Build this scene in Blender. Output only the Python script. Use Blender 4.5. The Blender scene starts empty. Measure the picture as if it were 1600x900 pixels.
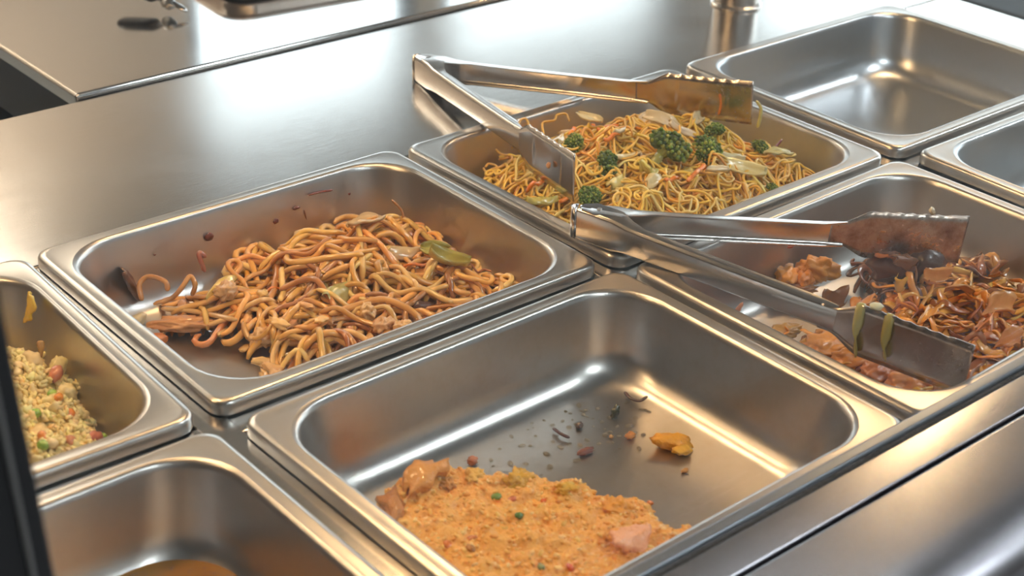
import bpy, bmesh, math, random
import numpy as np
from mathutils import Vector, Matrix, noise as mnoise

scene = bpy.context.scene
COL = scene.collection
PI = math.pi

# ------------------------------------------------------------ camera, light, exposure
cd = bpy.data.cameras.new('camera')
cam = bpy.data.objects.new('camera', cd)
COL.objects.link(cam)
cam.location = (-0.41475, -1.01339, 0.54423)
cam.rotation_euler = (1.07445, -0.03101, -0.70259)
cd.sensor_width = 36.0
cd.lens = 55.32
cd.clip_start = 0.02
cd.dof.use_dof = True
cd.dof.focus_distance = 1.22
cd.dof.aperture_fstop = 9.0
scene.camera = cam

vs = scene.view_settings
vs.view_transform = 'Standard'
vs.look = 'None'
vs.exposure = 0.26
vs.gamma = 1.0
vs.use_curve_mapping = False

scene.cycles.sample_clamp_indirect = 6.0
scene.cycles.blur_glossy = 1.0

world = bpy.data.worlds.new('overcast_sky')
scene.world = world
world.use_nodes = True
wb = world.node_tree.nodes['Background']
wb.inputs[0].default_value = (0.86, 0.94, 1.0, 1)
wb.inputs[1].default_value = 3.3

FLOOR_Z = -0.92
CEIL_Z = 2.05
RX0, RX1, RY0, RY1 = -3.2, 4.6, -3.6, 3.6        # the room
WIN_FAR = (2.12, 3.10, -0.2, 1.72)                 # x0, x1, z0, z1 in the far wall
WIN_FAR2 = (3.22, 4.52, -0.2, 1.66)
WIN_RIGHT = (-1.6, 3.35, -0.2, 1.72)               # y0, y1, z0, z1 in the right wall

def portal(name, loc, rot, sx, sy):
    l = bpy.data.lights.new(name, 'AREA')
    l.shape = 'RECTANGLE'; l.size = sx; l.size_y = sy
    l.cycles.is_portal = True
    o = bpy.data.objects.new(name, l); COL.objects.link(o)
    o.location = loc; o.rotation_euler = rot
portal('window_portal_far', ((WIN_FAR[0]+WIN_FAR[1])/2, RY1+.06, (WIN_FAR[2]+WIN_FAR[3])/2), (-PI/2, 0, 0), WIN_FAR[1]-WIN_FAR[0], WIN_FAR[3]-WIN_FAR[2])
portal('window_portal_far2', ((WIN_FAR2[0]+WIN_FAR2[1])/2, RY1+.06, (WIN_FAR2[2]+WIN_FAR2[3])/2), (-PI/2, 0, 0), WIN_FAR2[1]-WIN_FAR2[0], WIN_FAR2[3]-WIN_FAR2[2])
portal('window_portal_right', (RX1+.06, (WIN_RIGHT[0]+WIN_RIGHT[1])/2, (WIN_RIGHT[2]+WIN_RIGHT[3])/2), (0, PI/2, 0), WIN_RIGHT[3]-WIN_RIGHT[2], WIN_RIGHT[1]-WIN_RIGHT[0])

# ------------------------------------------------------------ materials
def mat(name):
    m = bpy.data.materials.new(name); m.use_nodes = True
    nt = m.node_tree
    return m, nt, nt.nodes['Principled BSDF']

def simple(name, col, rough=.6, metal=0., bump=0., scale=20., var=0.):
    m, nt, b = mat(name)
    b.inputs['Base Color'].default_value = (*col, 1)
    b.inputs['Roughness'].default_value = rough
    b.inputs['Metallic'].default_value = metal
    if bump or var:
        tc = nt.nodes.new('ShaderNodeTexCoord')
        n = nt.nodes.new('ShaderNodeTexNoise'); n.inputs['Scale'].default_value = scale; n.inputs['Detail'].default_value = 4
        nt.links.new(tc.outputs['Object'], n.inputs['Vector'])
        if bump:
            bp = nt.nodes.new('ShaderNodeBump'); bp.inputs['Strength'].default_value = bump; bp.inputs['Distance'].default_value = .01
            nt.links.new(n.outputs['Fac'], bp.inputs['Height']); nt.links.new(bp.outputs['Normal'], b.inputs['Normal'])
        if var:
            mx = nt.nodes.new('ShaderNodeMix'); mx.data_type = 'RGBA'
            mx.inputs['A'].default_value = (*[c*(1-var) for c in col], 1); mx.inputs['B'].default_value = (*[min(1, c*(1+var)) for c in col], 1)
            nt.links.new(n.outputs['Fac'], mx.inputs['Factor']); nt.links.new(mx.outputs['Result'], b.inputs['Base Color'])
    return m

def steel(name, col=(.62, .60, .58), rough=.26, stretch=(4, 60, 60), rvar=.08, bump=.02, film=0., filmcol=(.30, .17, .07), fscale=28., streak=.05):
    """brushed stainless steel: streaked roughness, fine relief and an optional dried grease film"""
    m, nt, b = mat(name)
    L = nt.links.new
    b.inputs['Metallic'].default_value = 1
    tc = nt.nodes.new('ShaderNodeTexCoord')
    mp = nt.nodes.new('ShaderNodeMapping'); mp.inputs['Scale'].default_value = stretch
    L(tc.outputs['Object'], mp.inputs['Vector'])
    n = nt.nodes.new('ShaderNodeTexNoise'); n.inputs['Scale'].default_value = 9; n.inputs['Detail'].default_value = 6; n.inputs['Roughness'].default_value = .65
    L(mp.outputs['Vector'], n.inputs['Vector'])
    n2 = nt.nodes.new('ShaderNodeTexNoise'); n2.inputs['Scale'].default_value = 7; n2.inputs['Detail'].default_value = 3
    L(tc.outputs['Object'], n2.inputs['Vector'])
    ad = nt.nodes.new('ShaderNodeMath'); ad.operation = 'ADD'
    L(n.outputs['Fac'], ad.inputs[0]); L(n2.outputs['Fac'], ad.inputs[1])
    mr = nt.nodes.new('ShaderNodeMapRange')
    mr.inputs['From Min'].default_value = .6; mr.inputs['From Max'].default_value = 1.4
    mr.inputs['To Min'].default_value = rough-rvar; mr.inputs['To Max'].default_value = rough+rvar
    L(ad.outputs[0], mr.inputs['Value'])
    bp = nt.nodes.new('ShaderNodeBump'); bp.inputs['Strength'].default_value = bump; bp.inputs['Distance'].default_value = .002
    L(n.outputs['Fac'], bp.inputs['Height']); L(bp.outputs['Normal'], b.inputs['Normal'])
    tint = nt.nodes.new('ShaderNodeMix'); tint.data_type = 'RGBA'
    tint.inputs['A'].default_value = (*[c*(1-streak) for c in col], 1); tint.inputs['B'].default_value = (*[min(1, c*(1+streak)) for c in col], 1)
    L(n.outputs['Fac'], tint.inputs['Factor']); L(tint.outputs['Result'], b.inputs['Base Color'])
    rough_out = mr.outputs['Result']
    if film:
        n3 = nt.nodes.new('ShaderNodeTexNoise'); n3.inputs['Scale'].default_value = fscale; n3.inputs['Detail'].default_value = 7; n3.inputs['Roughness'].default_value = .7
        L(tc.outputs['Object'], n3.inputs['Vector'])
        rp = nt.nodes.new('ShaderNodeMapRange'); rp.inputs['From Min'].default_value = .48; rp.inputs['From Max'].default_value = .72
        rp.inputs['To Max'].default_value = film
        L(n3.outputs['Fac'], rp.inputs['Value'])
        mx = nt.nodes.new('ShaderNodeMix'); mx.data_type = 'RGBA'
        L(tint.outputs['Result'], mx.inputs['A']); mx.inputs['B'].default_value = (*filmcol, 1)
        L(rp.outputs['Result'], mx.inputs['Factor']); L(mx.outputs['Result'], b.inputs['Base Color'])
        a2 = nt.nodes.new('ShaderNodeMath'); a2.operation = 'MULTIPLY_ADD'; a2.inputs[1].default_value = .12
        L(rp.outputs['Result'], a2.inputs[0]); L(rough_out, a2.inputs[2]); rough_out = a2.outputs[0]
    L(rough_out, b.inputs['Roughness'])
    return m

def food(name, rough=.35, coat=.3, sss=.0, bump=.15, bscale=260., sat=1., tvar=.25, darkc=(.25, .10, .03)):
    """cooked food: colour from the piece's own colour attribute, browning blotches, a glaze of oil"""
    m, nt, b = mat(name); L = nt.links.new
    at = nt.nodes.new('ShaderNodeAttribute'); at.attribute_name = 'Col'
    tc = nt.nodes.new('ShaderNodeTexCoord')
    n = nt.nodes.new('ShaderNodeTexNoise'); n.inputs['Scale'].default_value = 70; n.inputs['Detail'].default_value = 5
    L(tc.outputs['Object'], n.inputs['Vector'])
    rp = nt.nodes.new('ShaderNodeMapRange'); rp.inputs['From Min'].default_value = .5; rp.inputs['From Max'].default_value = .78; rp.inputs['To Max'].default_value = tvar
    L(n.outputs['Fac'], rp.inputs['Value'])
    mx = nt.nodes.new('ShaderNodeMix'); mx.data_type = 'RGBA'; mx.inputs['B'].default_value = (*darkc, 1)
    L(rp.outputs['Result'], mx.inputs['Factor']); L(at.outputs['Color'], mx.inputs['A'])
    L(mx.outputs['Result'], b.inputs['Base Color'])
    b.inputs['Roughness'].default_value = rough
    b.inputs['Coat Weight'].default_value = coat; b.inputs['Coat Roughness'].default_value = .06
    if sss:
        b.inputs['Subsurface Weight'].default_value = sss
        b.inputs['Subsurface Radius'].default_value = (1., .5, .2); b.inputs['Subsurface Scale'].default_value = .004
    n2 = nt.nodes.new('ShaderNodeTexNoise'); n2.inputs['Scale'].default_value = bscale; n2.inputs['Detail'].default_value = 3
    L(tc.outputs['Object'], n2.inputs['Vector'])
    bp = nt.nodes.new('ShaderNodeBump'); bp.inputs['Strength'].default_value = bump; bp.inputs['Distance'].default_value = .002
    L(n2.outputs['Fac'], bp.inputs['Height']); L(bp.outputs['Normal'], b.inputs['Normal'])
    return m

def emit(name, col, s):
    m = bpy.data.materials.new(name); m.use_nodes = True; nt = m.node_tree
    nt.nodes.remove(nt.nodes['Principled BSDF'])
    e = nt.nodes.new('ShaderNodeEmission'); e.inputs[0].default_value = (*col, 1); e.inputs[1].default_value = s
    nt.links.new(e.outputs[0], nt.nodes['Material Output'].inputs[0])
    return m

def pane_mat():
    m = bpy.data.materials.new('clear_glass'); m.use_nodes = True; nt = m.node_tree
    nt.nodes.remove(nt.nodes['Principled BSDF'])
    t = nt.nodes.new('ShaderNodeBsdfTransparent'); t.inputs[0].default_value = (.965, .98, .975, 1)
    g = nt.nodes.new('ShaderNodeBsdfGlossy'); g.inputs['Roughness'].default_value = 0.0
    lw = nt.nodes.new('ShaderNodeLayerWeight'); lw.inputs['Blend'].default_value = .5
    p5 = nt.nodes.new('ShaderNodeMath'); p5.operation = 'POWER'; p5.inputs[1].default_value = 5
    nt.links.new(lw.outputs['Facing'], p5.inputs[0])
    fr = nt.nodes.new('ShaderNodeMath'); fr.operation = 'MULTIPLY_ADD'; fr.inputs[1].default_value = .955; fr.inputs[2].default_value = .045
    nt.links.new(p5.outputs[0], fr.inputs[0])
    mx = nt.nodes.new('ShaderNodeMixShader')
    nt.links.new(fr.outputs[0], mx.inputs[0]); nt.links.new(t.outputs[0], mx.inputs[1]); nt.links.new(g.outputs[0], mx.inputs[2])
    nt.links.new(mx.outputs[0], nt.nodes['Material Output'].inputs[0])
    return m

M = {}
M['counter'] = steel('counter_steel', (.74, .72, .70), .18, (4, 60, 40), .05, .02, streak=.16)
M['ledge'] = steel('ledge_steel', (.40, .40, .43), .24, (3, 90, 60), .03, .004)
M['rear'] = steel('rear_table_steel', (.72, .71, .70), .10, (3, 60, 40), .03, .005)
M['pan'] = steel('pan_steel', (.56, .58, .60), .32, (20, 20, 20), .02, .0)
M['pan_used'] = steel('used_pan_steel', (.56, .535, .515), .33, (20, 20, 20), .025, .004, film=.10)
M['pan_greasy'] = steel('greasy_pan_steel', (.54, .52, .50), .31, (16, 16, 16), .03, .008, film=.18, filmcol=(.42, .28, .14), fscale=90)
M['rim'] = steel('rim_steel', (.58, .55, .52), .30, (20, 20, 20), .03, .006)
M['tray'] = steel('tray_steel', (.62, .56, .50), .35, (20, 20, 20), .04, .01)
M['tong'] = steel('tong_steel', (.62, .59, .57), .2, (8, 60, 60), .06, .015)
M['tong_dirty'] = steel('sauced_tong_steel', (.50, .42, .36), .28, (8, 40, 40), .08, .03, film=.9, filmcol=(.16, .06, .025), fscale=45)
M['tong_used'] = steel('used_tong_steel', (.56, .49, .44), .24, (8, 40, 40), .08, .02, film=.25, filmcol=(.30, .15, .07), fscale=40)
M['dark_steel'] = steel('dark_steel', (.30, .29, .28), .4)
M['channel'] = steel('channel_aluminium', (.22, .24, .27), .34, (3, 80, 80), .05, .02)
M['black'] = simple('black_paint', (.012, .012, .013), .45)
M['rubber'] = simple('black_rubber', (.01, .01, .01), .7, bump=.3, scale=300)
M['glass'] = pane_mat()
M['wall'] = simple('beige_paint', (.80, .64, .50), .8, bump=.05, scale=60)
M['wood'] = simple('dark_panelling', (.16, .105, .075), .6, var=.3, scale=4)
M['greywall'] = simple('grey_blue_paint', (.34, .36, .39), .8, bump=.05, scale=60)
M['ceiling'] = simple('ceiling_tile', (.30, .29, .28), .9, bump=.2, scale=120)
M['floor'] = simple('grey_floor_tile', (.30, .31, .31), .5, var=.25, scale=3)
M['frame'] = simple('window_frame_paint', (.10, .10, .11), .5)
M['pave'] = simple('pavement', (.32, .32, .31), .9, var=.2, scale=2)
M['bin'] = simple('brown_plastic', (.11, .06, .035), .5, var=.3, scale=12)
M['grey'] = simple('grey_enamel', (.22, .24, .26), .45, var=.1, scale=5)
M['warm_bulb'] = emit('warm_bulb', (1.0, .63, .31), 105)
M['panel'] = emit('ceiling_diffuser', (.90, .96, 1.0), 24.0)
M['wall_wash'] = emit('added_wall_wash', (1.0, .87, .70), 17.0)
M['lid'] = simple('dark_grey_lid', (.085, .095, .105), .8)
M['cord'] = simple('grey_cord', (.06, .06, .065), .5)

M['noodle'] = food('lo_mein_noodle', .28, .8, bump=.12, tvar=.3, darkc=(.36, .14, .03))
M['thin'] = food('chow_mein_noodle', .36, .5, bump=.08, tvar=.2, darkc=(.55, .2, .03))
M['veg'] = food('cooked_vegetable', .26, .8, bump=.3, bscale=180, tvar=.25)
M['meat'] = food('cooked_meat', .34, .6, bump=.5, bscale=160, tvar=.3, darkc=(.4, .17, .06))
M['green'] = food('broccoli', .55, .1, bump=.7, bscale=420, tvar=.45, darkc=(.03, .06, .01))
M['rice'] = food('rice', .45, .2, bump=.1, tvar=.2, darkc=(.6, .36, .08))
M['egg'] = food('egg_mash', .5, .25, bump=.9, bscale=300, tvar=.35, darkc=(.55, .17, .03))
M['sauce'] = food('dried_sauce', .3, .5, bump=.4, tvar=.5, darkc=(.05, .015, .008))
M['crust'] = food('burnt_crust', .32, .6, bump=.5, bscale=150, tvar=.5, darkc=(.05, .018, .008))

# ------------------------------------------------------------ mesh helpers
def tag(o, label=None, cat=None, group=None, kind=None):
    if label: o['label'] = label
    if cat: o['category'] = cat
    if group: o['group'] = group
    if kind: o['kind'] = kind
    return o

def thing(name, loc=(0, 0, 0), rz=0., label=None, cat=None, group=None, kind=None):
    o = bpy.data.objects.new(name, None); COL.objects.link(o)
    o.location = loc; o.rotation_euler = (0, 0, rz); o.empty_display_size = .02
    return tag(o, label, cat, group, kind)

def link(name, me, m=None, parent=None, loc=None):
    o = bpy.data.objects.new(name, me); COL.objects.link(o)
    if m is not None and not me.materials: me.materials.append(m)
    if parent is not None: o.parent = parent
    if loc is not None: o.location = loc
    return o

def pymesh(name, v, f, smooth=True, col=None):
    me = bpy.data.meshes.new(name)
    me.from_pydata([tuple(map(float, p)) for p in v], [], [tuple(map(int, q)) for q in f])
    if smooth: me.shade_smooth()
    if col is not None: setcol(me, col)
    me.update()
    return me

def setcol(me, col):
    n = len(me.vertices)
    a = me.color_attributes.new('Col', 'FLOAT_COLOR', 'POINT')
    c = np.ones((n, 4), np.float32); c[:, :3] = np.asarray(col, np.float32)
    a.data.foreach_set('color', c.ravel())

def quadmesh(name, V, F, col=None, smooth=True):
    """fast path: V (n,3), F (m,4) numpy arrays"""
    me = bpy.data.meshes.new(name)
    V = np.asarray(V, np.float32); F = np.asarray(F, np.int32)
    k = F.shape[1]
    me.vertices.add(len(V)); me.vertices.foreach_set('co', V.ravel())
    me.loops.add(F.size); me.loops.foreach_set('vertex_index', F.ravel())
    me.polygons.add(len(F)); me.polygons.foreach_set('loop_start', np.arange(0, F.size, k, dtype=np.int32))
    me.update(calc_edges=True); me.validate()
    if smooth: me.shade_smooth()
    if col is not None: setcol(me, col)
    return me

def box(bm, x0, x1, y0, y1, z0, z1):
    vs_ = [bm.verts.new(p) for p in ((x0,y0,z0),(x1,y0,z0),(x1,y1,z0),(x0,y1,z0),(x0,y0,z1),(x1,y0,z1),(x1,y1,z1),(x0,y1,z1))]
    for f in ((0,3,2,1),(4,5,6,7),(0,1,5,4),(1,2,6,5),(2,3,7,6),(3,0,4,7)):
        bm.faces.new([vs_[i] for i in f])

def boxes(name, lst, m, parent=None, bevel=0., kind=None, segs=2):
    bm = bmesh.new()
    for b in lst: box(bm, *b)
    me = bpy.data.meshes.new(name); bm.to_mesh(me); bm.free()
    o = link(name, me, m, parent)
    if bevel:
        md = o.modifiers.new('bevel', 'BEVEL'); md.width = bevel; md.segments = segs; md.limit_method = 'ANGLE'
        me.shade_smooth()
        w = o.modifiers.new('wn', 'WEIGHTED_NORMAL')
    if kind: o['kind'] = kind
    return o

def cylinder(name, r, z0, z1, m, parent=None, loc=None, seg=40, profile=None):
    """lathe; profile list of (r, z)"""
    pr = profile or [(r, z0), (r, z1)]
    V = []; F = []
    for (rr, zz) in pr:
        for k in range(seg):
            a = 2*PI*k/seg; V.append((rr*math.cos(a), rr*math.sin(a), zz))
    for i in range(len(pr)-1):
        for k in range(seg):
            F.append((i*seg+k, i*seg+(k+1) % seg, (i+1)*seg+(k+1) % seg, (i+1)*seg+k))
    F.append(tuple(range(seg-1, -1, -1))); F.append(tuple((len(pr)-1)*seg+k for k in range(seg)))
    me = pymesh(name, V, F)
    o = link(name, me, m, parent, loc)
    md = o.modifiers.new('edge', 'EDGE_SPLIT'); md.split_angle = math.radians(40)
    return o

def rring(hx, hy, r, z, n=9):
    """rounded rectangle ring, counter-clockwise"""
    out = []
    for cx, cy, a0 in ((hx-r, hy-r, 0), (-hx+r, hy-r, PI/2), (-hx+r, -hy+r, PI), (hx-r, -hy+r, 1.5*PI)):
        for k in range(n):
            a = a0+PI/2*k/(n-1)
            out.append((cx+r*math.cos(a), cy+r*math.sin(a), z))
    return out

def loft(rings, cap=False, capfirst=False):
    V = []; F = []; n = len(rings[0])
    for r in rings: V += r
    for i in range(len(rings)-1):
        for k in range(n):
            F.append((i*n+k, i*n+(k+1) % n, (i+1)*n+(k+1) % n, (i+1)*n+k))
    if cap: F.append(tuple((len(rings)-1)*n+k for k in range(n)))
    if capfirst: F.append(tuple(range(n-1, -1, -1)))
    return V, F

# --- strands
def tube_arrays(P, rx, rz=None, k=6, taper=True, twist=0.):
    """swept elliptical tube along P (n,3); rx across, rz up"""
    P = np.asarray(P, float); n = len(P)
    rz = rx if rz is None else rz
    T = np.gradient(P, axis=0); T /= np.linalg.norm(T, axis=1)[:, None]+1e-9
    up = np.array([0, 0, 1.])
    S = np.cross(T, up); ln = np.linalg.norm(S, axis=1)[:, None]
    S = np.where(ln > .05, S/np.maximum(ln, 1e-6), np.array([1., 0, 0]))
    for i in range(1, n):
        if S[i] @ S[i-1] < 0: S[i] = -S[i]
    N = np.cross(S, T)
    if twist:
        a = np.linspace(0, twist, n)[:, None]
        S, N = S*np.cos(a)+N*np.sin(a), N*np.cos(a)-S*np.sin(a)
    sc = np.ones(n)
    if taper: sc[0] = sc[-1] = .45; 
    if taper and n > 6: sc[1] = sc[-2] = .9
    a = np.arange(k)*2*PI/k
    V = P[:, None, :]+(S[:, None, :]*(np.cos(a)*rx)[None, :, None]+N[:, None, :]*(np.sin(a)*rz)[None, :, None])*sc[:, None, None]
    V = V.reshape(-1, 3)
    i = np.arange(n-1)[:, None]*k; j = np.arange(k)[None, :]; j2 = (j+1) % k
    F = np.stack([i+j, i+j2, i+k+j2, i+k+j], -1).reshape(-1, 4)
    # caps as quads from the 6-gon
    caps = []
    if k == 6:
        for b, fl in ((0, True), ((n-1)*k, False)):
            q = [[b, b+1, b+2, b+3], [b, b+3, b+4, b+5]]
            caps += [x[::-1] for x in q] if fl else q
    elif k == 4:
        caps = [[3, 2, 1, 0], [(n-1)*k+c for c in range(4)]]
    if caps: F = np.concatenate([F, np.array(caps)])
    return V, F

def smooth1(a, it=1):
    for _ in range(it):
        b = a.copy(); b[1:-1] = .25*a[:-2]+.5*a[1:-1]+.25*a[2:]; a = b
    return a

class Heap:
    """food heap over a pan floor: a target height field and a running height map that strands are laid on"""
    def __init__(s, poly, z0, hmax, fall, seed, res=.002, scale=None, noise=.25, nfreq=25, bulk=.6, pan=None):
        s.z0 = z0; s.res = res
        P = np.array(poly, float)
        s.x0, s.y0 = P.min(0)-.012; x1, y1 = P.max(0)+.012
        s.nx = int((x1-s.x0)/res)+1; s.ny = int((y1-s.y0)/res)+1
        X, Y = np.meshgrid(s.x0+np.arange(s.nx)*res, s.y0+np.arange(s.ny)*res, indexing='ij')
        s.X, s.Y = X, Y
        D = np.full(X.shape, 1e9); inside = np.zeros(X.shape, bool)
        for a, b in zip(P, np.roll(P, -1, 0)):
            e = b-a; t = np.clip(((X-a[0])*e[0]+(Y-a[1])*e[1])/(e@e+1e-12), 0, 1)
            D = np.minimum(D, np.hypot(X-a[0]-t*e[0], Y-a[1]-t*e[1]))
            c = ((a[1] > Y) != (b[1] > Y))
            with np.errstate(divide='ignore', invalid='ignore'):
                xi = (b[0]-a[0])*(Y-a[1])/(b[1]-a[1])+a[0]
            inside ^= c & (X < xi)
        s.sd = np.where(inside, D, -D)
        FL = np.zeros(X.shape)
        if pan is not None:                      # keep inside the basin and follow its fillet
            (cx, cy, _), rz = PANC[pan]
            c_, s_ = math.cos(-rz), math.sin(-rz)
            lx = (X-cx)*c_-(Y-cy)*s_; ly = (X-cx)*s_+(Y-cy)*c_
            ax = np.abs(lx)-(PW/2-.046-.02); ay = np.abs(ly)-(PD/2-.046-.02)
            rr = np.hypot(np.maximum(ax, 0), np.maximum(ay, 0))+np.minimum(np.maximum(ax, ay), 0)
            inset = .066-rr
            s.sd = np.minimum(s.sd, inset-.0240)
            FL = np.interp(inset, [.0215, .023, .0262, .031, .037, .044], [.023, .017, .010, .0043, .001, 0])
        s.gx, s.gy = np.gradient(s.sd, res)
        nz = np.array([[mnoise.noise(Vector((x*nfreq, y*nfreq, seed*3.7))) for y in Y[0]] for x in X[:, 0]])
        s.nz = nz
        sd = s.sd+nz*.006
        t = np.clip(sd/fall, 0, 1); prof = np.sqrt(np.clip(1-(1-t)**2, 0, 1))
        s.T = hmax*prof*(1+noise*nz)
        if scale is not None: s.T *= scale(X, Y)
        s.inside = sd > 0
        s.H = np.maximum(s.T*bulk, FL); s.T = np.maximum(s.T, FL); s.FL = FL
        s.rng = np.random.default_rng(seed)
    def ij(s, x, y):
        return (np.clip(np.round((x-s.x0)/s.res).astype(int), 0, s.nx-1), np.clip(np.round((y-s.y0)/s.res).astype(int), 0, s.ny-1))
    def h(s, x, y):
        i, j = s.ij(np.asarray(x, float), np.asarray(y, float)); return s.H[i, j]
    def top(s, x, y): return s.z0+float(s.h(x, y))
    def start(s):
        ii, jj = np.nonzero(s.inside & (s.T > .3*s.T.max()*.5))
        k = s.rng.integers(0, len(ii), 14)
        d = s.T[ii[k], jj[k]]-s.H[ii[k], jj[k]]+s.rng.normal(0, .003, 14)
        b = k[np.argmax(d)]
        return s.X[ii[b], jj[b]], s.Y[ii[b], jj[b]]
    def strand(s, r, length, curl, wob=.5, rz=None, start=None, heading=None, step=None, lift=.0, up=True, margin=.002):
        rng = s.rng; rz = rz or r
        step = step or r*1.5
        n = max(5, int(length/step))
        x, y = start if start is not None else s.start()
        a = rng.uniform(0, 2*PI) if heading is None else heading
        kap = rng.normal(0, curl)
        pts = np.zeros((n, 2))
        for q in range(n):
            pts[q] = (x, y)
            kap += (-kap*.12+rng.normal(0, curl*wob))
            i, j = s.ij(np.array(x), np.array(y))
            sd = s.sd[i, j]
            if sd < margin+.006:
                tx, ty = s.gx[i, j], s.gy[i, j]
                cr = math.cos(a)*ty-math.sin(a)*tx
                kap += np.sign(cr if cr else 1)*(curl*1.5+60)*min(1., (margin+.006-sd)/.006)
            kap = float(np.clip(kap, -.7/step, .7/step))
            a += kap*step
            x += math.cos(a)*step; y += math.sin(a)*step
        # back to the middle
        i, j = s.ij(pts[:, 0], pts[:, 1])
        hh = s.H[i, j]
        m = np.maximum.reduce([hh, np.roll(hh, 1), np.roll(hh, -1)]); m[0], m[-1] = hh[0], hh[-1]
        z = smooth1(m, 3)
        z = np.maximum(z, hh-.4*rz)
        if lift: z = z+lift*np.maximum(0, np.sin(np.linspace(0, rng.uniform(1, 3)*PI, n)+rng.uniform(0, 6)))
        z = smooth1(z, 2)+rz*.85
        w = max(1, int(round(r*.9/s.res)))
        for di in range(-w, w+1):
            for dj in range(-w, w+1):
                if di*di+dj*dj <= w*w+.5:
                    ii = np.clip(i+di, 0, s.nx-1); jj = np.clip(j+dj, 0, s.ny-1)
                    np.maximum.at(s.H, (ii, jj), z+rz*(.75-.5*(di*di+dj*dj)/(w*w+.01)))
        return np.column_stack([pts, z+s.z0])
    def base_mesh(s, name, col, sink=.001, step=2, fac=1.0, shrink=0.):
        """closed-looking mound from the target height field"""
        T = s.T[::step, ::step]*fac; X = s.X[::step, ::step]; Y = s.Y[::step, ::step]
        msk = (s.inside & (s.sd >= shrink))[::step, ::step]
        nx, ny = T.shape
        idx = -np.ones((nx, ny), int); V = []
        grow = msk.copy()
        grow[1:] |= msk[:-1]; grow[:-1] |= msk[1:]; grow[:, 1:] |= msk[:, :-1]; grow[:, :-1] |= msk[:, 1:]
        for a in range(nx):
            for b in range(ny):
                if grow[a, b]:
                    idx[a, b] = len(V)
                    V.append((X[a, b], Y[a, b], s.z0+(T[a, b] if msk[a, b] else -sink)))
        F = []
        for a in range(nx-1):
            for b in range(ny-1):
                q = (idx[a, b], idx[a+1, b], idx[a+1, b+1], idx[a, b+1])
                if min(q) >= 0: F.append(q)
        return pymesh(name, V, F, True, col)

def join_arrays(lst):
    Vs = []; Fs = []; Cs = []; o = 0
    for V, F, c in lst:
        Vs.append(V); Fs.append(F+o); o += len(V)
        Cs.append(np.tile(np.asarray(c, float), (len(V), 1)) if np.ndim(c) == 1 else c)
    return np.concatenate(Vs), np.concatenate(Fs), np.concatenate(Cs)

def vary(c, rng, s=.12, hue=.06):
    k = 1+rng.normal(0, s)
    return np.clip(np.array(c)*k*(1+rng.normal(0, hue, 3)), .003, 1)

def place(name, V, F, col, m, label, cat, group=None, smooth=True):
    """single-mesh thing whose origin sits at its own middle"""
    V = np.asarray(V, float); c = (V.min(0)+V.max(0))/2
    me = quadmesh(name, V-c, F, col, smooth) if isinstance(F, np.ndarray) else pymesh(name, V-c, F, smooth, col)
    o = link(name, me, m); o.location = c
    return tag(o, label, cat, group)

_ICO = {}
def ico(sub):
    if sub not in _ICO:
        bm = bmesh.new(); bmesh.ops.create_icosphere(bm, subdivisions=sub, radius=1)
        V = np.array([v.co[:] for v in bm.verts]); F = np.array([[l.index for l in f.verts] for f in bm.faces])
        bm.free(); _ICO[sub] = (V, F)
    return _ICO[sub]

def eul(rx, ry, rz): return np.array(Matrix.Rotation(rz, 3, 'Z') @ Matrix.Rotation(ry, 3, 'Y') @ Matrix.Rotation(rx, 3, 'X'))

def lump_arrays(loc, size, rot=(0, 0, 0), amp=.25, freq=1.6, seed=0, sub=3, flat=False):
    V, F = ico(sub)
    d = np.array([mnoise.fractal(Vector(v*freq)+Vector((seed*7.13, seed*3.1, seed)), 1., 2., 3) for v in V])
    W = V*(1+amp*d)[:, None]*np.array(size)
    if flat: W[:, 2] = np.where(W[:, 2] < 0, W[:, 2]*.3, W[:, 2])
    return W @ eul(*rot).T+np.array(loc), F

def sheet_arrays(loc, L, W, th, rot, bend=1., seed=0, ragged=.3, nx=12, ny=8, curl=0.):
    """irregular bent leaf or slice with real thickness"""
    rng = np.random.default_rng(seed)
    u = np.linspace(-1, 1, nx); v = np.linspace(-1, 1, ny)
    U, Vv = np.meshgrid(u, v, indexing='ij')
    wid = (1-.55*np.abs(U)**2.5)*(1+ragged*np.array([[mnoise.noise(Vector((a*2.1, b*1.3, seed*2.3))) for b in v] for a in u]))
    X = U*L/2*(1+.15*ragged*np.sin(Vv*3+seed)); Y = Vv*W/2*wid
    Z = bend*(.12*L*(U**2)*np.cos(seed)+.25*W*np.cos(Vv*2+seed*1.7))+.18*W*np.array([[mnoise.noise(Vector((a*1.7, b*1.7, seed*5.1))) for b in v] for a in u])
    if curl: Z = Z+curl*W*Vv**2
    top = np.stack([X, Y, Z+th/2], -1).reshape(-1, 3); bot = np.stack([X, Y, Z-th/2], -1).reshape(-1, 3)
    V = np.concatenate([top, bot]); n = nx*ny
    idx = np.arange(n).reshape(nx, ny)
    q = np.stack([idx[:-1, :-1], idx[1:, :-1], idx[1:, 1:], idx[:-1, 1:]], -1).reshape(-1, 4)
    F = [q, q[:, ::-1]+n]
    edge = list(idx[:, 0])+list(idx[-1, 1:])+list(idx[-2::-1, -1])+list(idx[0, -2:0:-1])
    e = np.array(edge); e2 = np.roll(e, -1)
    F.append(np.stack([e2, e, e+n, e2+n], -1))
    F = np.concatenate(F)
    return V @ eul(*rot).T+np.array(loc), F

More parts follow.
